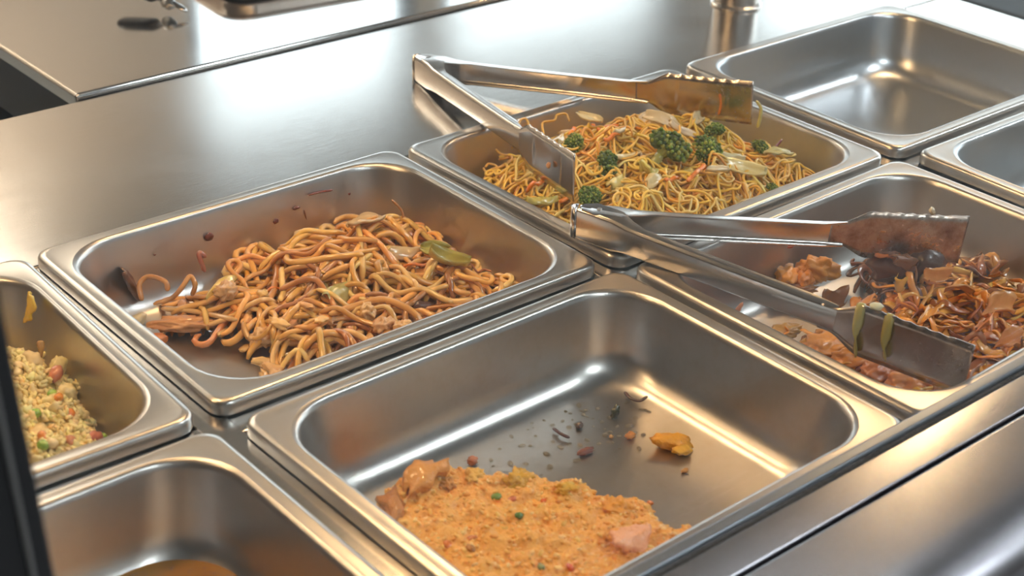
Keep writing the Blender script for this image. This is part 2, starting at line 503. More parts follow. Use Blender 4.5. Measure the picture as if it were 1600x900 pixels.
# ------------------------------------------------------------ room shell
def panel_with_holes(name, axis, c, lo, hi, z0, z1, holes, th, m):
    """wall slab in the plane axis=c, running lo..hi, with window openings"""
    rects = []; p = lo
    for a, b, h0, h1 in holes:
        rects += [(p, a, z0, z1), (a, b, z0, h0), (a, b, h1, z1)]; p = b
    rects.append((p, hi, z0, z1))
    return boxes(name, [(p, q, c, c+th, s0, s1) if axis == 'y' else (c, c+th, p, q, s0, s1) for p, q, s0, s1 in rects], m, kind='structure')

fl = boxes('floor', [(RX0-.1, RX1+.1, RY0-.1, RY1+.1, FLOOR_Z-.05, FLOOR_Z)], M['floor'], kind='structure')
ce = boxes('ceiling', [(RX0-.1, RX1+.1, RY0-.1, RY1+.1, CEIL_Z, CEIL_Z+.05)], M['ceiling'], kind='structure')
panel_with_holes('wall_back', 'y', RY1, RX0-.1, RX1+.1, FLOOR_Z, CEIL_Z, [WIN_FAR, WIN_FAR2], .1, M['wall'])
panel_with_holes('wall_right', 'x', RX1, RY0, RY1, FLOOR_Z, CEIL_Z, [WIN_RIGHT], .1, M['wall'])
boxes('wall_left', [(RX0-.1, RX0, RY0, RY1, FLOOR_Z, CEIL_Z)], M['wood'], kind='structure')
boxes('wall_front', [(RX0-.1, RX1+.1, RY0-.1, RY0, FLOOR_Z, CEIL_Z)], M['greywall'], kind='structure')

def window(name, axis, c, hole, nm, desc):
    a, b, z0, z1 = hole
    w = thing(name, kind='structure', label=desc)
    def bx(p, q, s0, s1, d0, d1): return (p, q, c+d0, c+d1, s0, s1) if axis == 'y' else (c+d0, c+d1, p, q, s0, s1)
    fw = .05
    boxes('window_frame', [bx(a, b, z0, z0+fw, .02, .08), bx(a, b, z1-fw, z1, .02, .08), bx(a, a+fw, z0+fw, z1-fw, .02, .08), bx(b-fw, b, z0+fw, z1-fw, .02, .08)], M['frame'], w)
    n = nm
    for k in range(1, n):
        p = a+(b-a)*k/n
        boxes('mullion', [bx(p-.02, p+.02, z0+fw, z1-fw, .03, .07)], M['frame'], w)
    for k in range(n):
        p = a+(b-a)*k/n; q = a+(b-a)*(k+1)/n
        boxes('pane', [bx(p+(fw if k == 0 else .02), q-(fw if k == n-1 else .02), z0+fw, z1-fw, .045, .051)], M['glass'], w)
    return w
window('window_1', 'y', RY1, WIN_FAR, 1, 'window in the far wall')
window('window_3', 'y', RY1, WIN_FAR2, 1, 'second window in the far wall')
window('window_2', 'x', RX1, WIN_RIGHT, 3, 'wide window in the right wall')
pv = boxes('pavement', [(-30, 30, RY1+.1, 40, FLOOR_Z-.3, FLOOR_Z-.1), (RX1+.1, 40, -30, RY1+.1, FLOOR_Z-.3, FLOOR_Z-.1)], M['pave'], kind='structure')

for k, (x, y) in enumerate([(.2, -2.3), (1.75, -1.5), (3.4, -.8), (.2, 3.05), (-1.2, 3.0), (.95, 3.2)]):
    t = thing('ceiling_light', (x, y, CEIL_Z), 0, 'square fluorescent panel in the tiled ceiling, warm ones added to light the back wall', 'ceiling light', 'fluorescent panels in the ceiling')
    boxes('frame', [(-.31, .31, -.31, -.28, -.03, 0), (-.31, .31, .28, .31, -.03, 0), (-.31, -.28, -.28, .28, -.03, 0), (.28, .31, -.28, .28, -.03, 0)], M['ceiling'], t)
    boxes('diffuser', [(-.28, .28, -.28, .28, -.02, -.012)], M['wall_wash'] if y > 2 else M['panel'], t)  # warm panels near the back wall are added to brighten it

# ------------------------------------------------------------ serving counter
PW, PD = .331, .268
PITX, PITY = .34395, .27905
CT = -.0105                                            # counter top
counter = thing('serving_counter', (0, 0, FLOOR_Z), 0, 'long brushed steel serving counter holding the food pans', 'counter')
def cpart(name, lst, m, bevel=.002):
    o = boxes(name, lst, m, counter, bevel); o.location = (0, 0, -FLOOR_Z); return o
OX0, OX1 = -.70, 1.022
OY0, OY1 = -.545, -.004
cpart('worktop', [(OX0-.55, 1.125, OY1, .279, CT-.03, CT), (OX0-.55, OX0, OY0, OY1, CT-.03, CT), (OX1-.008, 1.125, OY0, OY1, CT-.03, CT)], M['counter'], .003)
for i in range(-1, 3):
    x = i*PITX-.0065
    cpart('divider_bar', [(x-.0115, x+.0115, OY0, OY1, CT-.02, CT-.0008)], M['counter'], .0015)
cpart('divider_bar', [(OX0, OX1, -.2735-.0105, -.2735+.0105, CT-.021, CT-.0012)], M['counter'], .0015)
LZ = .0095                                             # raised front ledge
cpart('front_ledge', [(OX0-.55, 1.125, -.5900, -.5650, CT-.03, LZ)], M['ledge'], .0015)
cpart('front_bar', [(OX0-.55, 1.125, -.5640, OY0, CT-.03, CT-.001)], M['counter'], .0015)
cpart('cabinet', [(OX0-.5, 1.10, -.56, -.54, FLOOR_Z+.1, CT-.03), (OX0-.5, 1.10, .24, .26, FLOOR_Z+.1, CT-.03), (1.08, 1.10, -.54, .24, FLOOR_Z+.1, CT-.03), (OX0-.5, OX0-.48, -.54, .24, FLOOR_Z+.1, CT-.03), (OX0-.48, 1.08, -.54, .24, -.24, -.22)], M['dark_steel'], 0)
# tray rail surface in front of the seam, with a rolled nose
prof = [(-.5918, LZ-.03), (-.5918, LZ-.003), (-.5925, LZ-.0012), (-.5942, LZ-.0003), (-.5950, LZ-.0003), (-.5965, LZ-.0003), (-.615, LZ-.0003), (-.636, LZ-.0003), (-.640, LZ-.0004), (-.652, LZ-.0012), (-.664, LZ-.0040), (-.675, LZ-.010), (-.682, LZ-.020), (-.685, LZ-.034), (-.686, LZ-.06), (-.686, LZ-.45)]
V = [(x, y, z) for x in (OX0-.55, 1.125) for y, z in prof]; n = len(prof)
o = link('tray_rail', pymesh('tray_rail', V, [(k, k+1, n+k+1, n+k) for k in range(n-1)]), M['ledge'], counter); o.location = (0, 0, -FLOOR_Z)
md = o.modifiers.new('solid', 'SOLIDIFY'); md.thickness = .0015; md.offset = -1; md.use_rim = False

# ------------------------------------------------------------ rear work table
RT = -.006
rear = thing('work_table', (.174, .29, FLOOR_Z), 0, 'polished steel work table behind the serving counter', 'table')
o = boxes('tabletop', [(.174, 1.62, .283, 1.15, RT-.016, RT)], M['rear'], rear, .003, segs=2)
o.location = (-.174, -.29, -FLOOR_Z)
o = boxes('apron', [(.192, 1.605, .298, 1.118, RT-.09, RT-.0162)], M['black'], rear); o.location = (-.174, -.29, -FLOOR_Z)
o = boxes('undershelf', [(.20, 1.60, .30, 1.12, -.47, -.45)], M['dark_steel'], rear); o.location = (-.174, -.29, -FLOOR_Z)
for x, y in ((.21, .32), (.21, 1.10), (1.58, .32), (1.58, 1.10)):
    cylinder('leg', .021, FLOOR_Z, RT-.09, M['dark_steel'], rear, (x-.174, y-.29, -FLOOR_Z), 20)
o = boxes('light_block_panel', [(.174, 1.62, 1.122, 1.14, FLOOR_Z+.05, RT-.0165)], M['black'], rear); o.location = (-.174, -.29, -FLOOR_Z)  # added to keep light out of the space under the table
# things in the dark gap left of the table
bn = thing('storage_bin', (.62, .86, -.449), 0, 'brown bin in the dark gap under the work table', 'bin')
Vb, Fb = loft([rring(.17, .13, .03, 0), rring(.19, .15, .03, .15), rring(.20, .16, .03, .155), rring(.20, .16, .03, .165), rring(.185, .145, .03, .165), rring(.165, .125, .03, .02)], True, True)
link('tub', pymesh('tub', Vb, Fb), M['bin'], bn)

# ------------------------------------------------------------ steel post at the back of the counter
post = thing('support_post', (0.8971,0.1186,-0.0105), 0, 'round steel post rising from the back of the serving counter', 'post')
cylinder('tube', .025, 0, 1.1, M['rim'], post, None, 48)
cylinder('collar', .029, 0, .004, M['rim'], post, None, 48, [(.029, 0), (.029, .002), (.027, .004), (.025, .0045)])

# grey appliance past the right end of the counter
ap = thing('grey_cabinet', (2.30, .50, FLOOR_Z), 0, 'grey cabinet beyond the right end of the counter', 'cabinet')
boxes('body', [(-.38, .38, -.55, .55, 0, .60)], M['black'], ap, .01)  # black body colour paints in the shadow beside the lid
boxes('lid', [(-.39, .0, -.56, .56, .602, .63)], M['lid'], ap, .006)
boxes('lid', [(.006, .39, -.56, .56, .602, .63)], M['lid'], ap, .006)

# ------------------------------------------------------------ pans
PAN_OFF = {(-1,0):(.0004,.0057,-.030),(-1,1):(-.004,-.0027,.0006),(0,0):(-.002,.002,-.0055),(0,1):(.0029,-.0028,.0085),
           (1,0):(-.0039,-.001,.0094),(1,1):(-.0002,-.0014,.0207),(2,0):(-.001,.0002,.0025),(2,1):(.0079,.0001,-.0077)}
PAN_TXT = {(-1,0):('steel pan of egg fried rice beside the black post', 'pan_used'),
           (-1,1):('steel pan with amber sauce on its bottom, nearest the lower left', 'pan_used'),
           (0,0):('steel pan of thick brown lo mein noodles', 'pan_used'),
           (0,1):('nearly empty steel pan with an orange egg slab at its front', 'pan_greasy'),
           (1,0):('steel pan heaped with thin yellow noodles and broccoli', 'pan_used'),
           (1,1):('steel pan of glazed cabbage and chicken with sauced tongs', 'pan_used'),
           (2,0):('clean empty steel pan at the far back right', 'pan'),
           (2,1):('clean empty steel pan cut by the right edge', 'pan')}
FLZ = -.065                                             # pan floor
def pan_rings():
    hx, hy = PW/2, PD/2
    rim = [(0, -.0100, .013), (0, -.0035, .013), (.0006, -.0015, .013), (.0020, -.0004, .013), (.0042, 0, .013), (.0050, -.0001, .0135), (.0095, -.0002, .040), (.0110, 0, .044)]
    bas = [(.0110, 0, .044), (.0126, -.0004, .044), (.0140, -.0018, .044), (.0150, -.0050, .044), (.0215, -.0420, .045), (.0230, -.0480, .045), (.0262, -.0550, .045), (.0310, -.0607, .046), (.0370, -.0640, .046), (.0440, FLZ, .046)]
    f = lambda L: [rring(hx-d, hy-d, r, z) for d, z, r in L]
    R, B = f(rim), f(bas)
    # floor: shrinking rings so that it shades flat
    B += [rring(hx-.07, hy-.07, .04, FLZ-.0004), rring(hx-.11, hy-.11, .02, FLZ-.0006)]
    return R, B
RR, BB = pan_rings()
rv, rf = loft(RR); bv, bf = loft(BB, True)
rim_me = pymesh('rim', rv, [q[::-1] for q in rf]); 
basin_me = pymesh('basin', bv, [q[::-1] for q in bf]) 
for me in (rim_me, basin_me):
    bm = bmesh.new(); bm.from_mesh(me); bmesh.ops.recalc_face_normals(bm, faces=bm.faces)
    if sum(f.normal.z*f.calc_area() for f in bm.faces) < 0: bmesh.ops.reverse_faces(bm, faces=bm.faces)
    bm.to_mesh(me); bm.free(); me.shade_smooth()
rim_me.materials.append(M['rim'])
basin_meshes = {}
PANC = {}
for (i, j), (dx, dy, rz) in PAN_OFF.items():
    c = (i*PITX+PW/2+dx, -(j*PITY+PD/2)+dy, 0)
    PANC[(i, j)] = (c, rz)
    lab, mk = PAN_TXT[(i, j)]
    t = thing('steam_table_pan', c, rz, lab, 'food pan', 'half-size steel pans set in the counter')
    if mk not in basin_meshes:
        b2 = basin_me.copy(); b2.materials.clear(); b2.materials.append(M[mk]); basin_meshes[mk] = b2
    for nm, me in (('rim', rim_me), ('basin', basin_meshes[mk])):
        o = link(nm, me, None, t)
        md = o.modifiers.new('solid', 'SOLIDIFY'); md.thickness = .0009; md.offset = -1; md.use_rim = False

# ------------------------------------------------------------ sneeze guard: channel, gasket, pane, black end post
guard = thing('sneeze_guard', (0, -.556, CT), 0, 'clear glass sneeze guard standing in a dark metal channel along the counter front', 'sneeze guard')
def gpart(name, lst, m, bevel=0., segs=2):
    o = boxes(name, lst, m, guard, bevel, segs=segs); o.location = (0, .556, -CT); return o
gpart('inner_trim', [(OX0-.5, 1.10, -.5608, -.5512, CT, .0112)], M['channel'], .0022, 4)
gpart('gasket', [(OX0-.5, 1.10, -.5650, -.5608, CT, .0090)], M['rubber'])
gpart('glass_pane', [(OX0-.5, 1.10, -.5645, -.5612, .0092, .62)], M['glass'])
ep = gpart('end_post', [(-.30, -.2330, -.5745, -.5470, .0140, .66)], M['black'], .002)
pt = gpart('post_trim', [(-.2425, -.2405, -.5760, -.5746, .0140, .66)], M['dark_steel'], .0005)
for o in (ep, pt): o.rotation_euler = (0, -.049, 0)          # the post leans a little
gpart('top_rail', [(OX0-.5, 1.10, -.570, -.540, .62, .65)], M['channel'], .003)

# ------------------------------------------------------------ heat lamp strip over the pans
strip = thing('heat_lamp_strip', (.2, -.02, .60), 0, 'long steel heat lamp strip with warm bulbs hanging above the pans', 'heat lamp')
SV, SF = [], []
pr = [(-.07, -.045), (-.035, .02), (.035, .02), (.07, -.045)]
for x in (-.75, 1.10):
    for y, z in pr: SV.append((x, y, z))
SF = [(k, k+1, 4+k+1, 4+k) for k in range(3)]+[(0, 4, 7, 3)][:0]
o = link('reflector', pymesh('reflector', SV, SF, False), M['rim'], strip)
md = o.modifiers.new('solid', 'SOLIDIFY'); md.thickness = .002
for x in (-.62, -.25, .12, 1.0):
    Vb, Fb = ico(3)
    me = pymesh('bulb', Vb*np.array([.034, .026, .026]), Fb)
    b = link('bulb', me, M['warm_bulb'], strip, (x, 0, -.012))
for x in (-.7, .75):
    cylinder('hanger', .004, .02, CEIL_Z-.60, M['dark_steel'], strip, (x, 0, 0), 12)
PXS = {(600, 488, -0.022): (0.1755,-0.1985,-0.0220), (632, 497, -0.022): (0.1823,-0.2144,-0.0220), (575, 470, -0.022): (0.1764,-0.1773,-0.0220), (408, 488, -0.03): (0.1118,-0.1325,-0.0300), (355, 470, -0.045): (0.1146,-0.0786,-0.0450), (520, 545, -0.03): (0.1237,-0.2078,-0.0300), (430, 575, -0.045): (0.0901,-0.1841,-0.0450)}
PYS = {(327, 370): (0.1368,-0.0175,-0.0214), (431, 346): (0.1987,-0.0175,-0.0259), (463, 325): (0.2188,-0.0175,-0.0195), (546, 303): (0.2719,-0.0175,-0.0215), (242, 398): (0.0885,-0.0175,-0.0225), (171, 449): (0.0482,-0.0175,-0.0381), (475, 328): (0.2262,-0.0175,-0.0234), (479, 345): (0.2283,-0.0175,-0.0340), (483, 360): (0.2305,-0.0175,-0.0435), (482, 305): (0.2311,-0.0175,-0.0113), (500, 300): (0.2424,-0.0175,-0.0116), (520, 297): (0.2552,-0.0175,-0.0133)}
V1s, F1s = ico(1)

# ------------------------------------------------------------ food: lo mein pan
def emit_strands(lst, name, m, label, cat, kind='stuff', group=None):
    V, F, C = join_arrays(lst)
    c = np.array([V[:, 0].mean(), V[:, 1].mean(), V[:, 2].min()])
    o = link(name, quadmesh(name, V-c, F, C), m); o.location = c
    return tag(o, label, cat, group, kind)

def shade_noodle(rng):
    r = rng.random()
    if r < .62: return vary((.82, .42, .095), rng, .14, .05)
    if r < .85: return vary((.90, .55, .18), rng, .10, .05)
    return vary((.50, .19, .045), rng, .18, .06)

lo_poly = [(.058,-.028),(.105,-.026),(.135,-.040),(.160,-.022),(.255,-.022),(.298,-.055),(.315,-.12),(.312,-.18),(.305,-.245),(.055,-.25),(.068,-.20),(.090,-.165),(.102,-.128),(.085,-.105),(.050,-.085),(.042,-.055)]
def lo_scale(X, Y):
    return np.where(X < .13, .42+.58*np.clip((X-.095)/.035, 0, 1)**1.0, 1.)*(1+.25*np.exp(-((X-.22)/.07)**2-((Y+.10)/.05)**2))
lo = Heap(lo_poly, FLZ, .036, .045, 11, scale=lo_scale, bulk=.45, pan=(0, 0))
me = lo.base_mesh('lo_mein_bed', (.34, .14, .04), fac=.42, shrink=.024)  # dark brown filler: shade in the gaps between noodles is painted in
o = link('lo_mein_bed', me, M['noodle']); tag(o, 'dark filler under the thick brown noodles, gap shade put in its colour', 'noodles', kind='stuff')
L = []
for k in range(130):
    P = lo.strand(.0027*lo.rng.uniform(.8, 1.15), lo.rng.uniform(.05, .12), 26, .45)
    V, F = tube_arrays(P, .0027*lo.rng.uniform(.85, 1.15)); L.append((V, F, shade_noodle(lo.rng)))
emit_strands(L, 'lo_mein_underlayer', M['noodle'], 'tangle of thick brown noodles deep in the left pan', 'noodles')
for k in range(235):
    r = .0024*lo.rng.uniform(.82, 1.25)
    P = lo.strand(r, lo.rng.uniform(.035, .095), 30, .5, lift=.0015 if lo.rng.random() < .5 else 0)
    V, F = tube_arrays(P, r, r*.9, k=6)
    place('noodle', V, F, shade_noodle(lo.rng), M['noodle'], 'thick brown glossy noodle in the lo mein pan', 'noodle', 'thick lo mein noodles')

for k in range(34):
    x, y = lo.start()
    if k < 12: x, y = lo.rng.uniform(.09, .17), lo.rng.uniform(-.215, -.10)
    z = lo.top(x, y)
    V, F = lump_arrays((x, y, z+.0015), (lo.rng.uniform(.006, .012), lo.rng.uniform(.003, .005), lo.rng.uniform(.002, .0035)), (lo.rng.normal(0, .3), lo.rng.normal(0, .25), lo.rng.uniform(0, 6)), .55, 2.2, 700+k, 3)
    place('chicken_shred', V, F, vary((.80, .47, .17), lo.rng, .12, .05), M['meat'], 'short pale shred of chicken among the lo mein noodles', 'chicken', 'chicken shreds among the lo mein')
rs = np.random.default_rng(5)
def on(heap, p, dz=0.): return (p[0], p[1], max(heap.top(p[0], p[1]), heap.z0)+dz)
def lump(name, loc, size, col, m, label, cat, group=None, rot=None, amp=.25, freq=1.6, sub=3):
    rot = rot or tuple(rs.uniform(-.5, .5, 2))+(rs.uniform(0, 6),)
    V, F = lump_arrays(loc, size, rot, amp, freq, int(rs.integers(1, 9999)), sub)
    return place(name, V, F, vary(col, rs, .06, .03), m, label, cat, group)
def sheet(name, loc, L_, W_, col, m, label, cat, group=None, rot=None, th=.0014, bend=1., ragged=.3, curl=0.):
    rot = rot or tuple(rs.uniform(-.45, .45, 2))+(rs.uniform(0, 6),)
    V, F = sheet_arrays(loc, L_, W_, th, rot, bend, int(rs.integers(1, 999)), ragged, curl=curl)
    return place(name, V, F, vary(col, rs, .06, .03), m, label, cat, group)
def strip(name, pts, w, t, col, m, label, cat, group=None, twist=0., k=6):
    P = np.array(pts, float)
    # smooth resample (Catmull-Rom)
    Q = []
    E = np.vstack([2*P[0]-P[1], P, 2*P[-1]-P[-2]])
    for i in range(1, len(E)-2):
        for u in np.linspace(0, 1, 7)[:-1]:
            a, b, c, d = E[i-1], E[i], E[i+1], E[i+2]
            Q.append(.5*((2*b)+(-a+c)*u+(2*a-5*b+4*c-d)*u*u+(-a+3*b-3*c+d)*u**3))
    Q.append(P[-1])
    V, F = tube_arrays(np.array(Q), w, t, k, True, twist)
    return place(name, V, F, vary(col, rs, .05, .02), m, label, cat, group)
def shred(heap, p, length, w, col, m, name, label, cat, group=None, h=None, dz=.0005, t=None, bow=.2):
    h = rs.uniform(0, 2*PI) if h is None else h
    x, y = p[0], p[1]
    pts = []
    for u in (-.5, -.2, .15, .5):
        a = x+math.cos(h)*u*length-math.sin(h)*bow*length*(u*u)*2; b = y+math.sin(h)*u*length+math.cos(h)*bow*length*(u*u)*2
        pts.append([a, b, max(heap.top(a, b), heap.z0)+dz])
    zs = np.array([q[2] for q in pts]); zs = .5*zs+.5*zs.mean()
    for q, z in zip(pts, zs): q[2] = z+w*.4
    return strip(name, pts, w, t or w*.7, col, m, label, cat, group)

CEL = (.50, .42, .09); CAR = (.72, .20, .03); CHK = (.66, .40, .19)
sheet('celery_slice', on(lo, (0.2739,-0.1345,-0.0280), .004), .026, .013, CEL, M['veg'], 'yellow-green celery slice standing at the back right of the lo mein', 'celery', rot=(.9, .2, -.6), th=.004, curl=.3)
sheet('celery_slice', on(lo, (0.2660,-0.1594,-0.0300), .004), .032, .010, CEL, M['veg'], 'long green celery slice lying below the standing celery slice', 'celery', rot=(.3, .3, -.75), th=.004, curl=.3)
sheet('onion_piece', on(lo, (0.2403,-0.0854,-0.0280), .003), .030, .018, (.62, .42, .20), M['veg'], 'translucent brown onion piece at the back of the lo mein', 'onion', rot=(.3, -.1, -.4), th=.002)
sheet('onion_piece', on(lo, (0.2547,-0.1117,-0.0280), .003), .034, .016, (.66, .45, .24), M['veg'], 'pale onion piece beside the celery slices', 'onion', rot=(.25, .1, -.5), th=.002)
sheet('cabbage_piece', on(lo, (0.1721,-0.1418,-0.0280), .003), .028, .020, (.50, .42, .15), M['veg'], 'olive cabbage piece in the middle of the lo mein', 'cabbage', rot=(.2, .1, .4))
sheet('cabbage_piece', on(lo, (0.1168,-0.0661,-0.0400), .004), .034, .008, (.66, .46, .13), M['veg'], 'yellow cabbage strip at the back left of the lo mein', 'cabbage', rot=(.2, -.2, .3))
sheet('cabbage_piece', on(lo, (0.1183,-0.1752,-0.0300), .002), .026, .014, (.62, .44, .17), M['veg'], 'pale cabbage piece at the near side of the lo mein', 'cabbage', rot=(.2, .2, -.2))
for (p, h, l, lab) in (((0.1507,-0.0927,-0.0300), .1, .020, 'short red carrot shred left of the lo mein centre'), ((0.2522,-0.1403,-0.0280), -.5, .03, 'orange carrot shred below the onion pieces'),
                       ((0.2687,-0.2037,-0.0400), .9, .018, 'orange carrot shred at the right end of the lo mein'), ((0.3389,-0.0971,-0.0350), .9, .016, 'carrot shred near the back right wall of the lo mein pan')):
    shred(lo, p, l, .0016, CAR, M['veg'], 'carrot_shred', lab, 'carrot', 'carrot shreds in the lo mein', h, .002)
for (x, y, z, a, b, lab) in ((600, 488, -.022, .0095, .008, 'pale knobbly chicken piece in the front of the lo mein'), (632, 497, -.022, .009, .007, 'smooth chicken piece beside the dark mushroom'),
                            (575, 470, -.022, .010, .006, 'chicken piece behind the knobbly one'), (408, 488, -.03, .010, .008, 'chicken piece at the left of the noodle mass'),
                            (355, 470, -.045, .011, .009, 'browned chicken piece on the thin left patch'), (520, 545, -.03, .010, .007, 'chicken piece near the front rim of the lo mein pan'),
                            (430, 575, -.045, .010, .007, 'chicken piece low at the front left of the lo mein')):
    p = on(lo, PXS[(x, y, z)], .002)
    lump('chicken_piece', p, (a, b, .007), (.74, .44, .19), M['meat'], lab, 'chicken', 'chicken pieces in the lo mein', amp=.42, freq=2.4, sub=4)
lump('chicken_strip', on(lo, (0.0775,-0.0744,-0.0550), .004), (.024, .007, .005), (.62, .28, .09), M['meat'], 'flat browned chicken strip on the left of the lo mein pan', 'chicken', rot=(.1, 0, -.62), amp=.45, freq=2.6, sub=4)
lump('chicken_strip', on(lo, (0.0509,-0.0731,-0.0580), .002), (.014, .005, .004), (.50, .17, .05), M['meat'], 'reddish chicken scrap at the left edge of the lo mein', 'chicken', rot=(.1, 0, -.6), amp=.3, freq=2.2)
lump('tofu_scrap', on(lo, (0.0588,-0.0388,-0.0580), .003), (.008, .006, .004), (.80, .66, .38), M['meat'], 'cream-coloured scrap at the left end of the lo mein', 'food scrap', amp=.35)
lump('mushroom_slice', on(lo, (0.1995,-0.2094,-0.0220), .002), (.008, .005, .003), (.045, .025, .03), M['veg'], 'dark mushroom slice in the front of the lo mein', 'mushroom', rot=(.3, .2, 1.2))
lump('mushroom_slice', on(lo, (0.2226,-0.1847,-0.0220), .002), (.009, .004, .003), (.10, .05, .04), M['veg'], 'dark mushroom slice near the middle right of the lo mein', 'mushroom', rot=(.3, .2, -.4))
sheet('dark_leaf', (0.0643,-0.0240,-0.0383), .030, .011, (.13, .05, .02), M['crust'], 'dark browned leaf standing against the left back wall of the lo mein pan', 'leaf', rot=(1.35, 1.2, .2), th=.002)
# loops of noodle at the thin left end
def loop(pts, r, col, label, name='noodle', cat='noodle', group=None, m='noodle', sq=.9):
    return strip(name, pts, r, r*sq, col, M[m], label, cat, group)
loop([(0.0632,-0.0399,-0.0450), (0.0658,-0.0328,-0.0350), (0.0735,-0.0334,-0.0300), (0.0795,-0.0483,-0.0300), (0.0786,-0.0529,-0.0360)], .0022, (.50, .22, .06), 'standing noodle loop next to the dark leaf')
loop([(0.0718,-0.0414,-0.0500), (0.0830,-0.0497,-0.0450), (0.0901,-0.0550,-0.0350), (0.0987,-0.0523,-0.0300), (0.0994,-0.0581,-0.0350), (0.0974,-0.0555,-0.0450)], .0022, (.56, .27, .08), 'noodle loop at the left end rising beside the wall')
loop([(0.0754,-0.0462,-0.0530), (0.0878,-0.0616,-0.0520), (0.0980,-0.0825,-0.0500), (0.1048,-0.1085,-0.0450)], .0024, (.66, .38, .13), 'light noodle stretched across the thin left patch')
loop([(0.0515,-0.0226,-0.0600), (0.0552,-0.0176,-0.0550), (0.0535,-0.0285,-0.0580), (0.0498,-0.0400,-0.0600)], .0022, (.50, .22, .06), 'short noodle hook at the leftmost end of the lo mein')
loop([(0.1114,-0.0527,-0.0300), (0.1102,-0.0491,-0.0200), (0.1116,-0.0464,-0.0160), (0.1154,-0.0490,-0.0200)], .0022, (.30, .08, .03), 'dark red noodle end stuck on the back wall of the lo mein pan')
loop([(0.2843,-0.0605,-0.0140), (0.2904,-0.0665,-0.0240), (0.2875,-0.0720,-0.0340)], .0011, (.40, .17, .05), 'thin shred climbing the back right corner of the lo mein pan', 'shred', 'shred')
loop([(0.2406,-0.0563,-0.0340), (0.2514,-0.0591,-0.0320), (0.2635,-0.0710,-0.0320), (0.2809,-0.0766,-0.0320)], .0021, (.50, .22, .06), 'orange noodle at the back corner of the lo mein')
# dried splashes on the walls of the lo mein pan
for (x, y, s_, lab) in ((327, 370, (.0042, .001, .0034), 'round dark red sauce spot on the back wall of the lo mein pan'), (431, 346, (.0026, .001, .0022), 'small dark red spot right of the round sauce spot'),
                       (463, 325, (.0032, .001, .0016), 'dark red smear above the lo mein'), (546, 303, (.0012, .0008, .0010), 'tiny dark speck near the back corner of the lo mein pan'),
                       (242, 398, (.0010, .0006, .0008), 'tiny black speck on the back wall left of the round sauce spot'), (171, 449, (.0022, .0008, .0008), 'thin dark crumb on the left of the lo mein pan')):
    lump('sauce_spot', PYS[(x, y)], s_, (.15, .03, .02), M['sauce'], lab, 'sauce spot', 'dried sauce spots on the lo mein pan wall', rot=(0, 0, 0), amp=.4, sub=2)
loop([PYS[(475, 328)], PYS[(479, 345)], PYS[(483, 360)]], .0008, (.16, .05, .02), 'thin dark thread hanging on the back wall of the lo mein pan', 'sauce_thread', 'sauce thread', None, 'sauce')
loop([PYS[(482, 305)], PYS[(500, 300)], PYS[(520, 297)]], .0011, (.17, .04, .025), 'thin red smear under the back rim of the lo mein pan', 'sauce_thread', 'sauce thread', None, 'sauce')
loop([(0.3106,-0.1329,-0.0300), (0.3153,-0.1319,-0.0260), (0.3216,-0.1306,-0.0220)], .0008, (.22, .08, .03), 'dark thread on the right wall of the lo mein pan', 'sauce_thread', 'sauce thread', None, 'sauce')
loop([(0.2910,-0.1581,-0.0350), (0.2918,-0.1645,-0.0400), (0.2986,-0.1642,-0.0400), (0.3014,-0.1704,-0.0400)], .0009, (.34, .09, .03), 'red shred at the right edge of the lo mein', 'shred', 'shred')

# ------------------------------------------------------------ food: chow mein pan
ch_poly = [(.392,-.040),(.43,-.024),(.47,-.020),(.57,-.020),(.615,-.06),(.640,-.12),(.640,-.18),(.640,-.25),(.37,-.25),(.368,-.15),(.372,-.10),(.378,-.06)]
def ch_scale(X, Y): return 1+.22*np.exp(-((X-.51)/.08)**2-((Y+.12)/.07)**2)
ch = Heap(ch_poly, FLZ, .052, .065, 23, scale=ch_scale, noise=.2, nfreq=30, bulk=.72, pan=(1, 0), res=.0015)
me = ch.base_mesh('chow_mein_bed', (.50, .24, .05), fac=.70, shrink=.010)  # darker filler, its colour carries the shade between the thin strands
o = link('chow_mein_bed', me, M['thin']); tag(o, 'dense underlayer of the thin yellow noodles', 'noodles', kind='stuff')
def shade_thin(rng):
    r = rng.random()
    if r < .70: return vary((.93, .60, .095), rng, .08, .04)
    if r < .88: return vary((.94, .70, .24), rng, .06, .04)
    return vary((.78, .38, .05), rng, .12, .05)
L = []
for k in range(900):
    r = .00118*ch.rng.uniform(.85, 1.15)
    late = k > 450
    P = ch.strand(r, ch.rng.uniform(.04, .13), 125 if k % 3 else 50, .5, lift=.004 if late and k % 2 else .0015, step=.0021)
    V, F = tube_arrays(P, r); L.append((V, F, shade_thin(ch.rng)))
emit_strands(L, 'chow_mein_noodles', M['thin'], 'heap of thin curly yellow noodles in the back middle pan', 'noodles')
